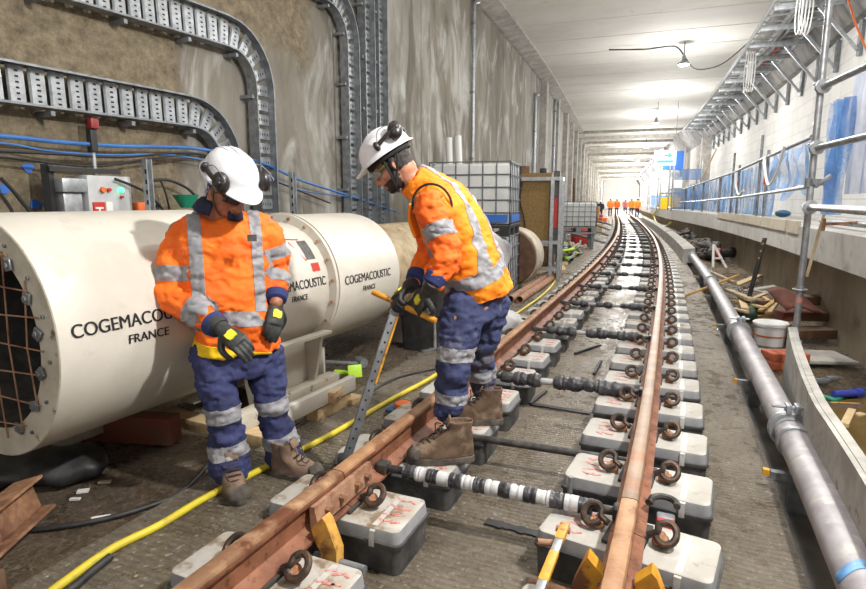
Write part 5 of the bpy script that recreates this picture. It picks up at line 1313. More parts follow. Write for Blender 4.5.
def band(src,a,b,t0,t1,rad,m,parent,name='reflective_tape',off=.003):
    """band round a limb from a to b between fractions t0 and t1"""
    a,b=V(a),V(b); d=(b-a); L=d.length; d.normalize()
    def test(c,pad):
        q=c-a; t=q.dot(d); 
        return -.02-pad+L*t0<t<L*t1+.02+pad and (q-d*t).length<rad
    return patch(src,[(a+d*L*t0,d),(a+d*L*t1,-d)],test,off,m,name,parent)
def head_mb(hf,neck_pts,neck_r):
    """hf: head frame, x right, y face forward, z up"""
    mb=MB(); R=hf.to_3x3(); E=lambda c,r,rot=None: mb.ell(hf@V(c),r,R if rot is None else R@rot,24,16)
    E((0,-.012,.03),(.077,.097,.100)); E((0,.028,-.045),(.062,.064,.072)); E((0,.068,-.098),(.030,.026,.022)); E((0,.03,-.085),(.052,.05,.032))
    for s in (-1,1):
        E((s*.036,.060,-.030),(.028,.026,.026)); E((s*.030,.078,.016),(.026,.016,.011)); E((s*.013,.100,-.040),(.011,.011,.010))
        E((s*.079,-.008,-.012),(.009,.020,.032),Euler((.15,0,-s*.35)).to_matrix()); E((s*.082,-.012,.006),(.010,.016,.016))
    E((0,.078,.02),(.03,.018,.02))
    mb.limb([hf@V((0,.092,.010)),hf@V((0,.104,-.015)),hf@V((0,.116,-.038))],[.010,.012,.014],12)
    E((0,.094,-.066),(.024,.013,.007)); E((0,.091,-.079),(.021,.013,.008)); E((0,.083,-.055),(.03,.018,.02))
    mb.limb(neck_pts,neck_r,18); return mb
def glove_mb(W_,side,curls,spread=.0,thumb=.6,thumb_in=.5):
    """gloved hand: wrist at the frame's origin, fingers along y, back of the hand +z, thumb on side*x"""
    mb=MB(); R=W_.to_3x3()
    rings=[]
    for y,w,h in ((-.06,.037,.034),(-.02,.035,.028),(.01,.036,.024),(.05,.045,.022),(.085,.047,.019),(.10,.043,.015)):
        rings.append([W_@V((w*math.cos(2*PI*i/18),y,h*math.sin(2*PI*i/18))) for i in range(18)])
    mb.loft(rings)
    L=[(.030,.040,.026,.022),(.010,.044,.030,.023),(-.011,.041,.028,.022),(-.031,.033,.022,.019)]
    for k,(x,a,b,c) in enumerate(L):
        x*=side; p=V((x,.085,-.002)); pts=[p]; ang=0
        cu=curls[k] if isinstance(curls,(list,tuple)) else curls
        for seg,f in ((a,.55),(b,1.0),(c,.7)):
            ang+=cu*f; d=V((math.sin(spread*(1.5-k)*side),math.cos(ang),-math.sin(ang))); p=p+d.normalized()*seg; pts.append(p)
        mb.limb([W_@q for q in pts],[.0125,.0118,.0108,.0095],12,3)
    t0=V((side*.030,.018,-.008)); t1=t0+V((side*.030,.024,-.014-.02*thumb_in)); t2=t1+V((side*(.012-.02*thumb_in),.030,-.016*thumb-.012*thumb_in)); t3=t2+V((side*(.002-.022*thumb_in),.026,-.012*thumb-.004))
    mb.limb([W_@q for q in (t0,t1,t2,t3)],[.018,.016,.0135,.011],12,3)
    return mb
def make_glove(parent,W_,side,curls,patchm='gyel',**k):
    mb=glove_mb(W_,side,curls,**k); mb=remesh(mb,.004,3,.4); g=mb.build('glove',M_['glove'],parent,smooth=180,fix=False)
    p=MB(); p.loft([[W_@V((x*side,y,z)) for x,y in ((-.020,.028),(-.004,.024),(.010,.030),(.022,.030),(.024,.050),(.020,.066),(.008,.070),(-.006,.066),(-.020,.068),(-.022,.048))] for z in (.017,.0262)]); p.build('yellow_emblem',M_[patchm],g)
    c=MB(); c.loft([[W_@V((w*math.cos(2*PI*i/20),y,h*math.sin(2*PI*i/20))) for i in range(20)] for y,w,h in ((-.066,.040,.037),(-.064,.043,.040),(-.03,.041,.036),(-.028,.037,.032))]); c.build('glove_cuff',M_['blackrub'],g)
    return g
def make_boot(parent,fr,m,L=.30,h=.15):
    """fr: origin at the heel on the ground, y to the toe, z up"""
    def ring(y0,y1,w,z,toe=.5,n=30):
        out=[]; c=(y0+y1)/2; hl=(y1-y0)/2
        for i in range(n):
            a=2*PI*i/n; y=c+hl*math.sin(a); ww=w*(1.0-.16*(1-math.sin(a))*.5*0 - (.14 if math.sin(a)<-.2 else 0))
            out.append(fr@V((ww*math.copysign(abs(math.cos(a))**.8,math.cos(a)),y,z)))
        return out
    b=MB(); b.loft([ring(0,L,.052,0),ring(-.004,L+.004,.055,.010),ring(-.002,L+.002,.054,.034),ring(.006,L-.008,.049,.036)]); bt=b.build('sole',M_['sole'],parent)
    u=MB(); rings=[ring(.004,L-.004,.050,.030),ring(.004,L-.006,.051,.055),ring(.004,L-.03,.049,.085),ring(.006,L-.085,.047,.110),ring(.008,L-.130,.044,.135),ring(.010,.135,.043,.17),ring(.008,.134,.045,.20),ring(.006,.136,.047,.215),ring(.012,.130,.040,.216),ring(.014,.128,.039,.19)]
    u.loft(rings)
    bmesh.ops.subdivide_edges(u.bm,edges=u.bm.edges[:],cuts=1,use_grid_fill=True); wrinkle(u,.005,22,3)
    up=u.build('boot_upper',M_[m],parent,smooth=180)
    l=MB()
    for i in range(6):
        y=L-.085-.022*i; z=.100+.020*i
        l.tube(smooth_path([fr@V((-.030,y-.008,z-.006)),fr@V((0,y+.006,z+.008)),fr@V((.030,y-.012,z-.004))],4),.0035,6)
        l.tube(smooth_path([fr@V((.030,y-.008,z-.006)),fr@V((0,y+.008,z+.009)),fr@V((-.030,y-.012,z-.004))],4),.0035,6)
    l.tube(smooth_path([fr@V((0,.165,.20)),fr@V((.03,.19,.19)),fr@V((.045,.19,.14)),fr@V((.03,.21,.11))],5),.003,6)
    l.build('laces',M_['lace'],up)
    t=MB(); t.grid(lambda a,b_: fr@V(((a-.5)*.06,.136-.02*b_+.004,.19+.045*b_)),4,4); t.build('tongue',M_[m],up,solid=.008)
    c=MB(); c.loft([ring(L-.085,L+.000,.0515,.036),ring(L-.080,L-.002,.052,.058),ring(L-.078,L-.022,.046,.083),ring(L-.07,L-.03,.03,.092)]); c.build('toe_cap',M_['sole'],up)
    return up
def helmet(parent,hf,muffs,name='helmet',tilt=0):
    F_=hf@Matrix.Translation((0,0,.035))@Matrix.Rotation(math.radians(tilt),4,'X')
    mb=MB(); n=48
    def ring(rx,ry,z,brim=0,peak=0):
        out=[]
        for i in range(n):
            a=2*PI*i/n; s=math.sin(a); k=max(0,s)**2.2
            out.append(F_@V(((rx+brim)*math.cos(a),-.006+(ry+brim)*s+peak*k,z-.012*k*(1 if peak else 0))))
        return out
    prof=[ring(.112,.137,.010,.014,.042),ring(.112,.137,.016,.015,.043),ring(.113,.138,.021,.006,.03),ring(.113,.138,.030)]
    for q in (15,28,40,52,63,74,84):
        a=math.radians(q); prof.append(ring(.113*math.cos(a)**.85,.138*math.cos(a)**.85,.030+.112*math.sin(a)))
    prof=[ring(.106,.131,.06),ring(.107,.132,.012)]+prof
    mb.loft(prof,cap=False); top=[v for v in mb.bm.verts][-n:]; mb.face(top)
    h=mb.build(name,M_['helmet'],parent,smooth=70)
    for x in (-.03,0,.03):
        r=MB(); r.limb([F_@V((x*1.1,.095,.098)),F_@V((x,.03,.139-abs(x)*.25)),F_@V((x,-.05,.140-abs(x)*.25)),F_@V((x*1.1,-.11,.098))],[.004,.007,.007,.004],8); r.build('ridge',M_['helmet'],h)
    hb=MB(); hb.loft([[F_@V(((.098)*math.cos(2*PI*i/32),-.006+.120*math.sin(2*PI*i/32),z)) for i in range(32)] for z in (-.012,.016)],cap=False); hb.build('headband',M_['blackcloth'],h,solid=.004)
    for sgn,pos,axis,base in muffs:
        c=F_@V(pos); ax=(F_.to_3x3()@V(axis)).normalized(); M=Matrix.Translation(c)@ax.to_track_quat('Z','Y').to_matrix().to_4x4()
        m_=MB(); m_.lathe([(0,-.022),(.030,-.022),(.034,-.014),(.034,-.002)],M@Matrix.Diagonal((1,1.32,1,1)),28); m_.build('muff_cushion',M_['blackrub'],h)
        m_=MB(); m_.lathe([(.034,-.004),(.037,.000),(.037,.008),(.030,.024),(.016,.031),(0,.033)],M@Matrix.Diagonal((1,1.32,1,1)),28); e=m_.build('ear_muff',M_['muff'],h)
        a=MB(); b=F_@V(base); a.limb([b,b.lerp(c,.5)+ax*.022,c+ax*.026],[.012,.011,.014],10); a.ell(b,(.020,.016,.024),F_.to_3x3()); a.build('muff_arm',M_['muff'],h)
        a=MB(); v=(c-b); a.tube(smooth_path([b+ax*.01,b+v*.4+F_.to_3x3()@V((0,.01,.045))+ax*.012,b+v*1.0+F_.to_3x3()@V((0,.03,.03))+ax*.02,c+ax*.022],5),.0022,6); a.build('muff_wire',M_['galvdark'],h)
    return h,F_
def face_bits(root,hf,lens,temple):
    for s in (-1,1):
        mb=MB(); mb.ell(hf@V((s*.031,.079,-.002)),.0125,None,16,10); e=mb.build('eye',M_['white'],root)
        mb=MB(); mb.ell(hf@V((s*.031,.0885,-.004)),(.0055,.0045,.0055),hf.to_3x3(),12,8); mb.build('iris',M_['hair'],e)
        mb=MB(); mb.limb([hf@V((s*.014,.093,.020)),hf@V((s*.03,.093,.025)),hf@V((s*.05,.080,.019))],[.003,.0045,.003],8); mb.build('eyebrow',M_['hair'],root)
    mb=MB(); mb.limb([hf@V((-.021,.100,-.0725)),hf@V((0,.1055,-.0715)),hf@V((.021,.100,-.0725))],[.0015,.0025,.0015],6); mb.build('mouth_line',M_['lip'],root)
    g=MB()
    for s in (-1,1):
        g.grid(lambda a,b: hf@V((s*(.006+.062*a),.112-.030*a*a-.012*a+.006*(b-.5),-.022+.044*b+.0*a)),8,5)
    g=g.build('safety_glasses',lens,root,solid=.003,smooth=180)
    for s in (-1,1):
        t=MB(); t.bar(hf@V((s*.067,.075,.006)),hf@V((s*.083,-.015,.010)),.004,.010); t.build('temple',temple,g)
    t=MB(); t.tube([hf@V((s*x,.113-.030*abs(x/.068)**2-.012*abs(x/.068),.022)) for s,x in ((1,-.068),(1,-.035),(1,0),(1,.035),(1,.068))],.003,6); t.build('brow_bar',temple,g)
def mask_shell(src,hf,test,off,m,name,root,rough=.0):
    bm=src.copy(); inv=hf.inverted()
    bmesh.ops.delete(bm,geom=[f for f in bm.faces if not test(inv@f.calc_center_median())],context='FACES'); bm.normal_update()
    for v in bm.verts: v.co+=v.normal*(off+rough*noise.noise(v.co*60))
    o=MB(); o.bm.free(); o.bm=bm; return o.build(name,m,root,smooth=180,fix=False)
M_['lip']=mat('lip',C(120,66,56),rough=.5)
M_['skin2']=mat('skin_two',C(196,140,112),C(182,124,98),30,.5,bmp=.05,bscale=120)

# ------- worker standing at left, looking down
r1=thing('person','worker standing at left in orange hi-vis shirt, white helmet with raised ear muffs, looking down','person',W(255,492,SLAB))
f1=V((.40,-.92,0)).normalized(); l1=V((.92,.40,0)).normalized()
J=lambda x,y,Y: V(D(x,y,Y))
# legs
hipR,kneR,ankR=J(213,352,2.72),J(221,405,2.64),J(231,460,2.64)
hipL,kneL,ankL=J(262,352,2.84),J(271,398,2.80),J(283,453,2.83)
headc=J(228,187,2.68)
hf1=frame_at(headc,(.66,-.42,-.60),(.47,-.39,.75))
neck=[J(216,216,2.74),J(219,205,2.70),headc+hf1.to_3x3()@V((0,-.03,-.05))]
mbh=head_mb(hf1,neck,[.060,.058,.060])
shR,elR,wrR=J(180,232,2.76),J(172,296,2.66),J(220,328,2.46)
shL,elL,wrL=J(266,228,2.86),J(277,270,2.90),J(276,302,2.74)
spine1=[(J(236,352,2.78),.165,.12),(J(236,318,2.77),.165,.125),(J(228,268,2.78),.18,.13),(J(222,238,2.77),.15,.085),(J(219,220,2.76),.06,.055)]
mbh.loft(torso_rings(spine1,l1))
for pts,rr in (((shR,elR,wrR),(.055,.045,.032)),((shL,elL,wrL),(.055,.045,.032)),((hipR,kneR,ankR),(.08,.06,.045)),((hipL,kneL,ankL),(.08,.06,.045))): mbh.limb(pts,rr,16)
body=remesh(mbh,.0065,3,.4); hb1=body.bm.copy()
body.build('body',M_['skin'],r1,smooth=180,fix=False)
face_bits(r1,hf1,M_['lens'],M_['blackrub'])
helmet(r1,hf1,[(1,(.112,.078,.046),(1,.55,.35),(.114,-.045,.045)),(-1,(-.112,.078,.046),(-1,.55,.35),(-.114,-.045,.045))],tilt=2)
mask_shell(hb1,hf1,lambda p:(p.y<-.035 and -.095<p.z<.05) or (p.y<.0 and -.02<p.z<.05 and abs(p.x)>.06),.007,M_['bandana'],'bandana',r1,.004)
mb=MB()
for s in (-1,1): mb.tube(smooth_path([hf1@V((s*.088,.01,.03)),hf1@V((s*.080,.03,-.05)),hf1@V((s*.045,.055,-.108)),hf1@V((0,.062,-.122))],5),.005,6)
mb.build('chin_strap',M_['wooddark'],r1)
# trousers
t=MB(); t.loft(torso_rings([(J(237,345,2.77),.172,.135),(J(237,358,2.77),.182,.14),(J(238,374,2.77),.178,.135)],l1))
t.limb([hipR+V((0,0,-.02)),(hipR+kneR)/2,kneR,(kneR+ankR)/2,ankR+V((0,-.01,-.03))],[.112,.098,.084,.084,.098],22)
t.limb([hipL+V((0,0,-.02)),(hipL+kneL)/2,kneL,(kneL+ankL)/2,ankL+V((.01,0,-.03))],[.112,.098,.084,.084,.098],22)
t=remesh(t,.009,5); wrinkle(t,.018,10,1,(1,1,1.9)); wrinkle(t,.008,22,4,(1,1,1.6)); tb=t.bm.copy(); tr=t.build('trousers',M_['trouser'],r1,smooth=180,fix=False)
band(tb,kneR,ankR,.02,.26,.15,M_['tape'],tr); band(tb,kneR,ankR,.66,.88,.15,M_['tape'],tr)
band(tb,kneL,ankL,-.02,.22,.14,M_['tape'],tr); band(tb,kneL,ankL,.60,.84,.14,M_['tape'],tr)
# shirt
t=MB(); t.loft(torso_rings([(J(238,350,2.77),.200,.155),(J(237,335,2.77),.198,.16),(J(233,305,2.77),.195,.165),(J(227,268,2.77),.205,.155),(J(222,240,2.77),.205,.135),(J(219,224,2.75),.17,.105),(J(219,213,2.72),.085,.085)],l1,36))
t.limb([shR+V((.06,0,0)),shR+V((.01,0,-.03)),shR.lerp(elR,.55),elR,elR.lerp(wrR,.5),wrR+(elR-wrR)*.26],[.085,.088,.082,.074,.066,.054],22)
t.limb([shL-V((.06,0.02,0)),shL+V((-.01,0,-.03)),shL.lerp(elL,.55),elL,elL.lerp(wrL,.5),wrL+(elL-wrL)*.45],[.085,.086,.080,.072,.064,.054],22)
t=remesh(t,.008,5); wrinkle(t,.020,7,2,(1,1,1.6)); wrinkle(t,.009,17,7,(1,1,1.7)); sb=t.bm.copy()
# open the hem below the belt line
shirt=t.build('shirt',M_['hivis'],r1,smooth=180,fix=False)
T=lambda *a,**k: band(sb,*a,M_['tape'],shirt,**k)
T(shR,elR,.58,.80,.13); T(elR,wrR,.46,.70,.088); T(shL,elL,.40,.68,.12); T(elL,wrL,.22,.52,.11)
up=V((0,0,1)); bc=J(236,313,2.77); tl=(up+l1*.10).normalized()
armd=lambda c: min((c-(a+(b-a)*max(0,min(1,(c-a).dot(b-a)/(b-a).length_squared)))).length for a,b in ((shR+(elR-shR)*.18,elR),(elR,wrR),(shL+(elL-shL)*.18,elL),(elL,wrL)))
tors=lambda c,pad: armd(c)>.106-pad*.3
patch(sb,[(bc-tl*.033,tl),(bc+tl*.033,-tl)],lambda c,p: tors(c,p) and abs((c-bc).dot(tl))<.06+p,.003,M_['tape'],'reflective_tape',shirt)
hemz=J(238,346,2.77); th=(up+l1*.22).normalized()
patch(sb,[(hemz-th*.05,th),(hemz+th*.012,-th)],lambda c,p: tors(c,p) and abs((c-hemz).dot(th))<.07+p,.004,M_['hem'],'yellow_hem',shirt)
chest=J(222,235,2.7)
for sx,w in ((-.118,.028),(.150,.026)):
    a=chest+l1*sx
    patch(sb,[(a-l1*w,l1),(a+l1*w,-l1),(bc+tl*.034,tl)],lambda c,p: tors(c,p+.2) and abs((c-a).dot(l1))<w+.03+p,.0035,M_['tape'],'reflective_tape',shirt)
# collar, placket, cuffs
mb=MB(); nc=J(219,209,2.715); ax=(neck[1]-neck[0]).normalized(); M=frame_at(nc,f1,ax)
mb.loft([[M@V((rx*math.cos(a),ry*math.sin(a)-.005,z+.012*math.sin(a)*-1)) for a in [PI*.62+2*PI*.88*i/28 for i in range(29)]] for rx,ry,z in ((.106,.106,-.03),(.094,.094,.005),(.084,.084,.035),(.098,.100,.018),(.116,.118,-.022))],cap=False,closed=False); mb.build('collar',M_['navy'],shirt,solid=.004,smooth=180)
for p,q,r in ((elR,wrR,.053),(elL,wrL,.052)):
    mb=MB(); d=(q-p); mb.loft([[c for c in ring_] for ring_ in [[q+d.normalized()*s+off for off in [ (d.normalized().orthogonal().normalized()*math.cos(2*PI*i/20)+d.normalized().cross(d.normalized().orthogonal().normalized())*math.sin(2*PI*i/20))*rr for i in range(20)]] for s,rr in ((-.06,r*.9),(-.05,r+.006),(-.012,r-.002),(-.006,r*.8))]]); mb.build('cuff',M_['cuff'],shirt)
q=J(252,238,2.58); mb=MB(); mb.box(q,(.04,.006,.03),basis(f1,up)); mb.build('chest_emblem',M_['darksticker'],shirt)
# gloves
make_glove(r1,frame_at(wrR+(wrR-elR).normalized()*.03,(J(246,350,2.40)-wrR),V((.1,-.75,.66))),1,[.45,.5,.55,.6],thumb_in=.3)
make_glove(r1,frame_at(wrL+V((0,0,-.02)),(J(273,330,2.66)-wrL),V((.55,-.8,0))),-1,[.35,.4,.45,.5],thumb_in=.5)
# boots
make_boot(r1,Matrix.Translation(V(W(228,480,SLAB)))@basis(V(W(242,508,SLAB))-V(W(228,480,SLAB)),up).to_4x4()@Matrix.Diagonal((1,1,.84,1)),'leather',.29)
make_boot(r1,Matrix.Translation(V(W(272,474,SLAB)))@basis(V(W(322,480,SLAB))-V(W(272,474,SLAB)),up).to_4x4()@Matrix.Diagonal((1,1,.84,1)),'leather',.28)

# ------- worker bending over the rail
r2=thing('person','worker in orange hi-vis vest and white helmet bending over the rail, gripping a lever','person',W(455,450,ZB))
f2=V((-.93,.36,0)).normalized(); l2=V((-.36,-.93,0)).normalized()
hipA,kneA,ankA=J(466,302,2.95),J(455,352,2.84),J(449,412,2.83)       # near (left) leg
hipB,kneB,ankB=J(489,302,3.14),J(481,350,3.20),J(483,392,3.26)       # far (right) leg
headc2=J(392,164,2.95); hf2=frame_at(headc2,(-.80,.05,-.60),(-.5,.0,.86))
neck2=[J(420,186,2.97),J(408,176,2.96),headc2+hf2.to_3x3()@V((0,-.04,-.05))]
mbh=head_mb(hf2,neck2,[.064,.060,.060])
shA,elA,wrA=J(431,206,2.80),J(448,258,2.74),J(430,287,2.70)
shB,elB,wrB=J(428,202,3.12),J(430,254,3.10),J(414,283,2.92)
sp2=[(J(477,305,3.04),.165,.125),(J(470,275,3.03),.165,.12),(J(455,240,3.0),.175,.125),(J(440,210,2.98),.185,.11),(J(422,188,2.96),.10,.08)]
mbh.loft(torso_rings(sp2,l2))
for pts,rr in (((shA,elA,wrA),(.055,.045,.032)),((shB,elB,wrB),(.055,.045,.032)),((hipA,kneA,ankA),(.08,.06,.045)),((hipB,kneB,ankB),(.08,.06,.045))): mbh.limb(pts,rr,16)
body=remesh(mbh,.0065,3,.4); hb2=body.bm.copy()
body.build('body',M_['skin2'],r2,smooth=180,fix=False)
face_bits(r2,hf2,M_['lens2'],mat('olive_temple',C(110,124,60),rough=.5))
helmet(r2,hf2,[(-1,(-.092,-.108,.080),(-.80,-.50,.35),(-.113,.005,.062)),(1,(.092,-.108,.080),(.80,-.50,.35),(.113,.005,.062))],tilt=4)
mask_shell(hb2,hf2,lambda p:(p.y<-.02 and -.05<p.z<.06) or (abs(p.x)>.05 and p.y<.035 and .0<p.z<.06 and p.y>-.2),.004,M_['hair'],'hair',r2,.003)
mask_shell(hb2,hf2,lambda p:(p.z<-.058 and p.y>.005 and p.z>-.125 and not(abs(p.x)<.022 and p.z>-.085 and p.y>.07)) or (abs(p.x)>.05 and -.07<p.z<-.0 and -.005<p.y<.028),.0035,M_['hair'],'beard',r2,.003)
mb=MB()
for s in (-1,1): mb.tube(smooth_path([hf2@V((s*.090,.02,.03)),hf2@V((s*.084,.028,-.04)),hf2@V((s*.055,.048,-.105)),hf2@V((0,.055,-.128))],5),.0055,6); mb.tube(smooth_path([hf2@V((s*.090,-.06,.03)),hf2@V((s*.086,-.03,-.02)),hf2@V((s*.070,.03,-.085))],5),.005,6)
mb.build('chin_strap',M_['blackcloth'],r2)
# trousers
t=MB(); t.loft(torso_rings([(J(478,312,3.05),.180,.145),(J(476,296,3.04),.178,.14),(J(473,280,3.03),.172,.135)],l2))
t.limb([hipA,(hipA+kneA)/2,kneA,(kneA+ankA)/2,ankA+V((0,0,.02))],[.122,.112,.092,.086,.080],22)
t.limb([hipB,(hipB+kneB)/2,kneB,(kneB+ankB)/2,ankB+V((0,0,.02))],[.116,.106,.088,.082,.076],22)
t=remesh(t,.009,5); wrinkle(t,.019,10,5,(1,1,1.9)); wrinkle(t,.008,22,8,(1,1,1.6)); tb=t.bm.copy(); tr=t.build('trousers',M_['trouser2'],r2,smooth=180,fix=False)
band(tb,kneA,ankA,-.10,.12,.16,M_['tape'],tr); band(tb,kneA,ankA,.66,.82,.14,M_['tape'],tr)
band(tb,kneB,ankB,.40,.62,.14,M_['tape'],tr)
mb=MB(); pc=J(457,318,2.82); mb.box(pc,(.035,.008,.022),basis((.35,-.93,0),up)); mb.build('pocket_label',M_['rustlight'],tr)
# long sleeved shirt under the vest: sleeves
def sleeve(a,b,c,name):
    t=MB(); t.limb([a,a.lerp(b,.5),b,b.lerp(c,.5),c.lerp(b,.26)],[.086,.080,.074,.066,.056],22)
    t=remesh(t,.008,4); wrinkle(t,.018,11,3,(1,1,1.9)); wrinkle(t,.008,24,5,(1,1,1.6)); bm=t.bm.copy(); o=t.build(name,M_['hivis'],r2,smooth=180,fix=False); return bm,o
bA,oA=sleeve(shA,elA,wrA,'sleeve'); bB,oB=sleeve(shB,elB,wrB,'sleeve')
band(bA,shA,elA,.36,.62,.13,M_['tape'],oA)
for p,q,o in ((elA,wrA,oA),(elB,wrB,oB)):
    d=(q-p).normalized(); e=d.orthogonal().normalized(); g=d.cross(e); mb=MB(); mb.loft([[q+d*s+(e*math.cos(2*PI*i/20)+g*math.sin(2*PI*i/20))*rr for i in range(20)] for s,rr in ((-.07,.05),(-.06,.060),(-.018,.053),(-.010,.04))]); mb.build('cuff',M_['cuff'],o)
# vest
t=MB(); t.loft(torso_rings([(J(481,296,3.045),.20,.165),(J(478,284,3.04),.20,.17),(J(467,256,3.02),.195,.165),(J(453,225,3.0),.20,.155),(J(441,204,2.98),.195,.135),(J(429,191,2.97),.15,.105),(J(417,183,2.96),.088,.088),(J(412,179,2.955),.08,.082)],l2,36))
t.ell(shA.lerp(J(441,204,2.98),.30),(.085,.085,.09)); t.ell(shB.lerp(J(441,204,2.98),.30),(.085,.085,.09))
t=remesh(t,.008,5); wrinkle(t,.016,7,9); wrinkle(t,.008,17,2,(1,1,1.6)); vb=t.bm.copy(); vest=t.build('vest',M_['hivis2'],r2,smooth=180,fix=False)
ax2=(J(441,204,2.98)-J(478,284,3.04)).normalized(); fx2=l2.cross(ax2)*-1
if fx2.dot(f2)<0: fx2=-fx2
wc=J(475,270,3.03); wl=(ax2-fx2*.12).normalized()
patch(vb,[(wc-wl*.034,wl),(wc+wl*.034,-wl)],lambda c,p: abs((c-wc).dot(wl))<.06+p,.003,M_['tape'],'reflective_tape',vest)
mid=J(453,225,3.0)
for sx,w,back in ((.085,.027,True),(.10,.027,False),(-.09,.027,True),(-.10,.027,False)):
    a=mid+l2*sx
    patch(vb,[(a-l2*w,l2),(a+l2*w,-l2),(wc+wl*.035,wl)],lambda c,p: abs((c-a).dot(l2))<w+.03+p and (((c-mid).dot(fx2)<.02) if back else ((c-mid).dot(fx2)>=.02)),.0035,M_['tape'],'reflective_tape',vest)
# black armhole edging
for sh in (shA,shB):
    c=sh.lerp(J(441,204,2.98),.16); dirn=(sh-J(441,204,2.98)).normalized(); e=(ax2-dirn*ax2.dot(dirn)).normalized(); g=dirn.cross(e)
    mb=MB(); mb.tube([c+(e*math.cos(2*PI*i/28)*.105+g*math.sin(2*PI*i/28)*.098)+dirn*.012 for i in range(29)],.006,6,cap=False); mb.build('armhole_trim',M_['blackcloth'],vest)
mb=MB(); a=J(414,203,2.92); mb.grid(lambda u,v: a+f2*(.02*math.sin(3*v))+l2*(u-.5)*.10+V((0,0,-.17*v))+f2*-.03*v,6,10); mb.build('front_flap',M_['hivis2'],vest,solid=.012,smooth=180)
# gloves gripping the handle
HA,HB=J(373,292,2.84),J(436,321,2.70); hd=(HB-HA).normalized()
gA=HA+hd*((J(419,308,2.74)-HA).length); gB=HA+hd*((J(398,300,2.79)-HA).length)
def grip(w,g,side):
    d=(g-w); y=d.normalized(); x=hd if hd.dot(V((1,0,0)))>0 else -hd
    z=x.cross(y).normalized()
    return y,z
def grip_glove(w,g,side,up_hint):
    y=(g+V((0,0,.028))-w).normalized(); M=frame_at(g+V((0,0,.030))-y*.085,y,up_hint); make_glove(r2,M,side,[1.05,1.1,1.12,1.15],thumb_in=1.0)
grip_glove(wrA,gA,-1,V((-.55,-.55,.62))); grip_glove(wrB,gB,1,V((-.7,-.1,.7)))
# boots
make_boot(r2,Matrix.Translation(V(W(474,461,ZB)))@basis((-.985,-.06,0),up).to_4x4(),'leather2',.335)
make_boot(r2,Matrix.Translation(V(W(503,424,ZB)))@basis((-.97,.1,0),up).to_4x4(),'leather2',.30)
# lever tool: top-level, held by the worker
t=thing('rail_lever','long flat steel lever with yellow cross handle held by the bending worker','lever',V(W(344,462,ZB)))
a=V(W(345,463,.19)); b=HA.lerp(HB,.40); mb=MB(); mb.bar(a,b,.045,.020,up=(.3,-1,0),bevel=.003); mb.build('flat_bar',M_['galvdark'],t)
mb=MB(); d=b-a
for k in range(14): c=a+d*(.1+.06*k); mb.cyl(c+V((.0,-.012,0)),c+V((0,.012,0)),.006,n=8)
mb.build('bar_holes',M_['slot'],t)
mb=MB(); mb.bar(a+d*.5+V((.020,0,0)),a+d*.92+V((.020,0,0)),.010,.022,up=(.3,-1,0)); mb.build('yellow_edge',M_['yellow'],t)
mb=MB(); mb.cyl(HA,HB,.015,n=12); mb.build('cross_handle',M_['yellow'],t)
mb=MB(); mb.box(a+V((0,0,.02)),(.07,.06,.05),bevel=.01); mb.build('foot_claw',M_['clipdark'],t)

# ------- crew far down the track
def far_person(lb,s,u,h,vest,bend=0):
    r=thing('person',lb,'person',PV(s,u,.02),'crew far down the track'); M=FR(s,u,.02); k=h/1.75
    mb=MB()
    for x in (-.1,.1): mb.limb([M@V((x,0,.05)),M@V((x,.02,.5*k)),M@V((x*.9,0,.9*k))],[.06,.07,.09],10)
    mb.loft(torso_rings([(M@V((0,0,.85*k)),.16,.11),(M@V((0,0,1.1*k)),.16,.11),(M@V((0,-bend*.1,1.38*k)),.2,.11),(M@V((0,-bend*.1,1.48*k)),.08,.07)],M.to_3x3()@V((-1,0,0)),16))
    for x in (-1,1): mb.limb([M@V((x*.2,-bend*.1,1.38*k)),M@V((x*.25,-.05,1.12*k)),M@V((x*.2,-.22,.95*k))],[.055,.045,.035],10)
    mb.ell(M@V((0,-bend*.12,1.62*k)),(.078,.09,.115)); remesh(mb,.02,2).build('body',M_['navy'],r,smooth=180,fix=False)
    mb=MB(); mb.loft(torso_rings([(M@V((0,0,.82*k)),.20,.14),(M@V((0,0,1.1*k)),.20,.14),(M@V((0,-bend*.1,1.38*k)),.225,.13),(M@V((0,-bend*.1,1.5*k)),.09,.08)],M.to_3x3()@V((-1,0,0)),16))
    for x in (-1,1): mb.limb([M@V((x*.2,-bend*.1,1.38*k)),M@V((x*.26,-.05,1.12*k)),M@V((x*.22,-.18,.98*k))],[.075,.065,.055],10)
    mb.build('vest',vest,r)
    mb=MB(); mb.lathe([(.15,0),(.125,.02),(.11,.08),(.06,.12),(0,.13)],M@Matrix.Translation((0,-bend*.12,1.66*k)),18); mb.build('helmet',M_['helmet'],r)
for i,(px,py,S,h,v,lb) in enumerate(((610,214,57,1.75,'hivis','far worker in orange vest at the left rail\'s end, leftmost of the distant crew'),(616.5,213,60,1.72,'hivis','far worker in orange vest, second from left in the distant crew'),(625,213,64,1.7,'redvest','far worker in dull pink jacket in the middle of the distant crew'),(631,213,60,1.74,'hivis2','far worker in orange vest, second from right in the distant crew'),(637,214,56,1.76,'hivis','far worker in orange vest, rightmost of the distant crew'),(600,216,50,1.5,'navy','far dark-clothed worker left of the orange crew'))):
    d=ray(px,py); best=min(((abs(SU(d[0]/d[1]*Y,Y)[0]-S),Y) for Y in [30+.5*q for q in range(90)])); Y=best[1]; s_,u_=SU(d[0]/d[1]*Y,Y)
    far_person(lb,s_,u_,h,M_['hivis'] if v=='hivis' else M_['hivis2'] if v=='hivis2' else M_['navy'] if v=='navy' else mat('pink_jacket',C(196,120,120),rough=.8))
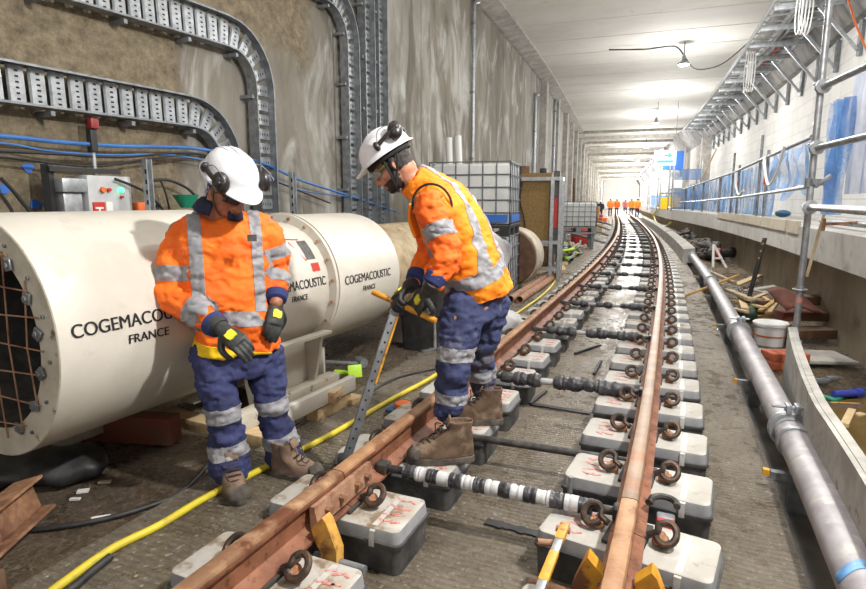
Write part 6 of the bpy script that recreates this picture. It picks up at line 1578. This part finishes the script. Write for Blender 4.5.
# ---------------------------------------------------------------- lamps, world, camera
def pendant(lb,s,u,z,r=.12):
    t=thing('pendant_lamp',lb,'lamp',PV(s,u,z)); mb=MB()
    mb.lathe([(.04,.22),(.05,.10),(r,.03),(r,0),(r*.9,0)],Matrix.Translation(PV(s,u,z)),20); mb.build('housing',M_['galvdark'],t)
    mb=MB(); mb.lathe([(r*.92,.005),(r*.7,-.03),(0,-.045)],Matrix.Translation(PV(s,u,z)),20); mb.build('bulb',M_['lampglow'],t)
    mb=MB(); mb.cyl(PV(s,u,z+.2),PV(s,u,5.5),.012,n=6); mb.build('cord',M_['blackcable'],t)
pendant('bright round pendant lamp hanging nearest under the ceiling',17.2,.96,4.95,.15)
pendant('bright round pendant lamp hanging second under the ceiling',29.0,.80,4.95,.15)
pendant('small far pendant lamp hanging third under the ceiling',41,.95,4.9,.17)
pendant('tiny farthest pendant lamp under the ceiling',55,.95,4.9,.2)
hose('cable','thin dark cable slung along the ceiling from lamp to lamp',[PV(s,u,z) for s,u,z in ((17.0,-.9,5.42),(17.1,0,5.38),(17.2,.7,5.42),(17.2,.94,5.2))],.018,M_['blackcable'],'cable')
hose('cable','thin dark cable sagging from the first lamp to the right rack',[PV(s,u,z) for s,u,z in ((17.2,1.0,5.1),(17.4,1.3,4.85),(17.4,1.9,4.95),(17.2,2.5,5.45))],.014,M_['blackcable'],'cable')
for i in range(10):
    s=46+6*i; t=thing('batten_light','far fluorescent light fitting in the row along the right upper edge','light',PV(s,2.2,5.0),'row of far light fittings')
    mb=MB(); mb.box(PV(s,2.2,5.05),(.22,2.6,.06),FR(s).to_3x3()); mb.build('body',M_['white'],t)
    mb=MB(); mb.box(PV(s,2.2,5.0),(.18,2.5,.04),FR(s).to_3x3()); mb.build('tube',M_['lampglow'],t)
def area(s,u,z,e,size,col=(1,.98,.95),aim=None,spread=None):
    l=bpy.data.lights.new('unseen_lamp','AREA'); l.shape='DISK'; l.size=size; l.energy=e; l.color=col
    o=bpy.data.objects.new('unseen_lamp',l); COL.objects.link(o); o.location=PV(s,u,z)
    d=(V(aim)-o.location) if aim else V((0,0,-1)); o.rotation_euler=d.to_track_quat('-Z','Y').to_euler(); return o
def point(s,u,z,e,r=.22,col=(1,.985,.955)):
    l=bpy.data.lights.new('unseen_lamp','POINT'); l.shadow_soft_size=r; l.energy=e; l.color=col
    o=bpy.data.objects.new('unseen_lamp',l); COL.objects.link(o); o.location=PV(s,u,z); return o
for s,e in ((-2.5,170),(4.2,210),(10.5,270),(17.2,260),(24,300),(30,350),(37,450),(45,800),(54,1200),(64,1600),(76,2000),(90,2600),(106,3400)):  # lamp row, mostly without fittings; far ones added and raised for a brighter distance
    point(s,.9,3.9 if s<40 else 4.2,e)
for s in (8.5,13.5,19.5): area(s,.6,4.9,75,.5)  # added down lights with no fittings, to brighten the middle of the track
# work light on the right-hand scaffold, just outside the view
area(2.3,2.0,3.7,230,.16,(1,.97,.92),aim=PV(2.4,-1.4,.7))
w=bpy.data.worlds.new('World'); bpy.context.scene.world=w; w.use_nodes=True
w.node_tree.nodes['Background'].inputs[0].default_value=(1,1,1,1); w.node_tree.nodes['Background'].inputs[1].default_value=.7
cd=bpy.data.cameras.new('Camera'); cam=bpy.data.objects.new('Camera',cd); COL.objects.link(cam)
cd.sensor_width=36; cd.lens=F*36/866; cd.clip_start=.05; cd.clip_end=400
cam.location=(0,0,CZ); cam.rotation_euler=(PI/2-PITCH,0,0)
sc=bpy.context.scene; sc.camera=cam
sc.view_settings.view_transform='Standard'; sc.view_settings.look='None'; sc.view_settings.gamma=1; sc.view_settings.exposure=0.0; sc.view_settings.use_curve_mapping=False
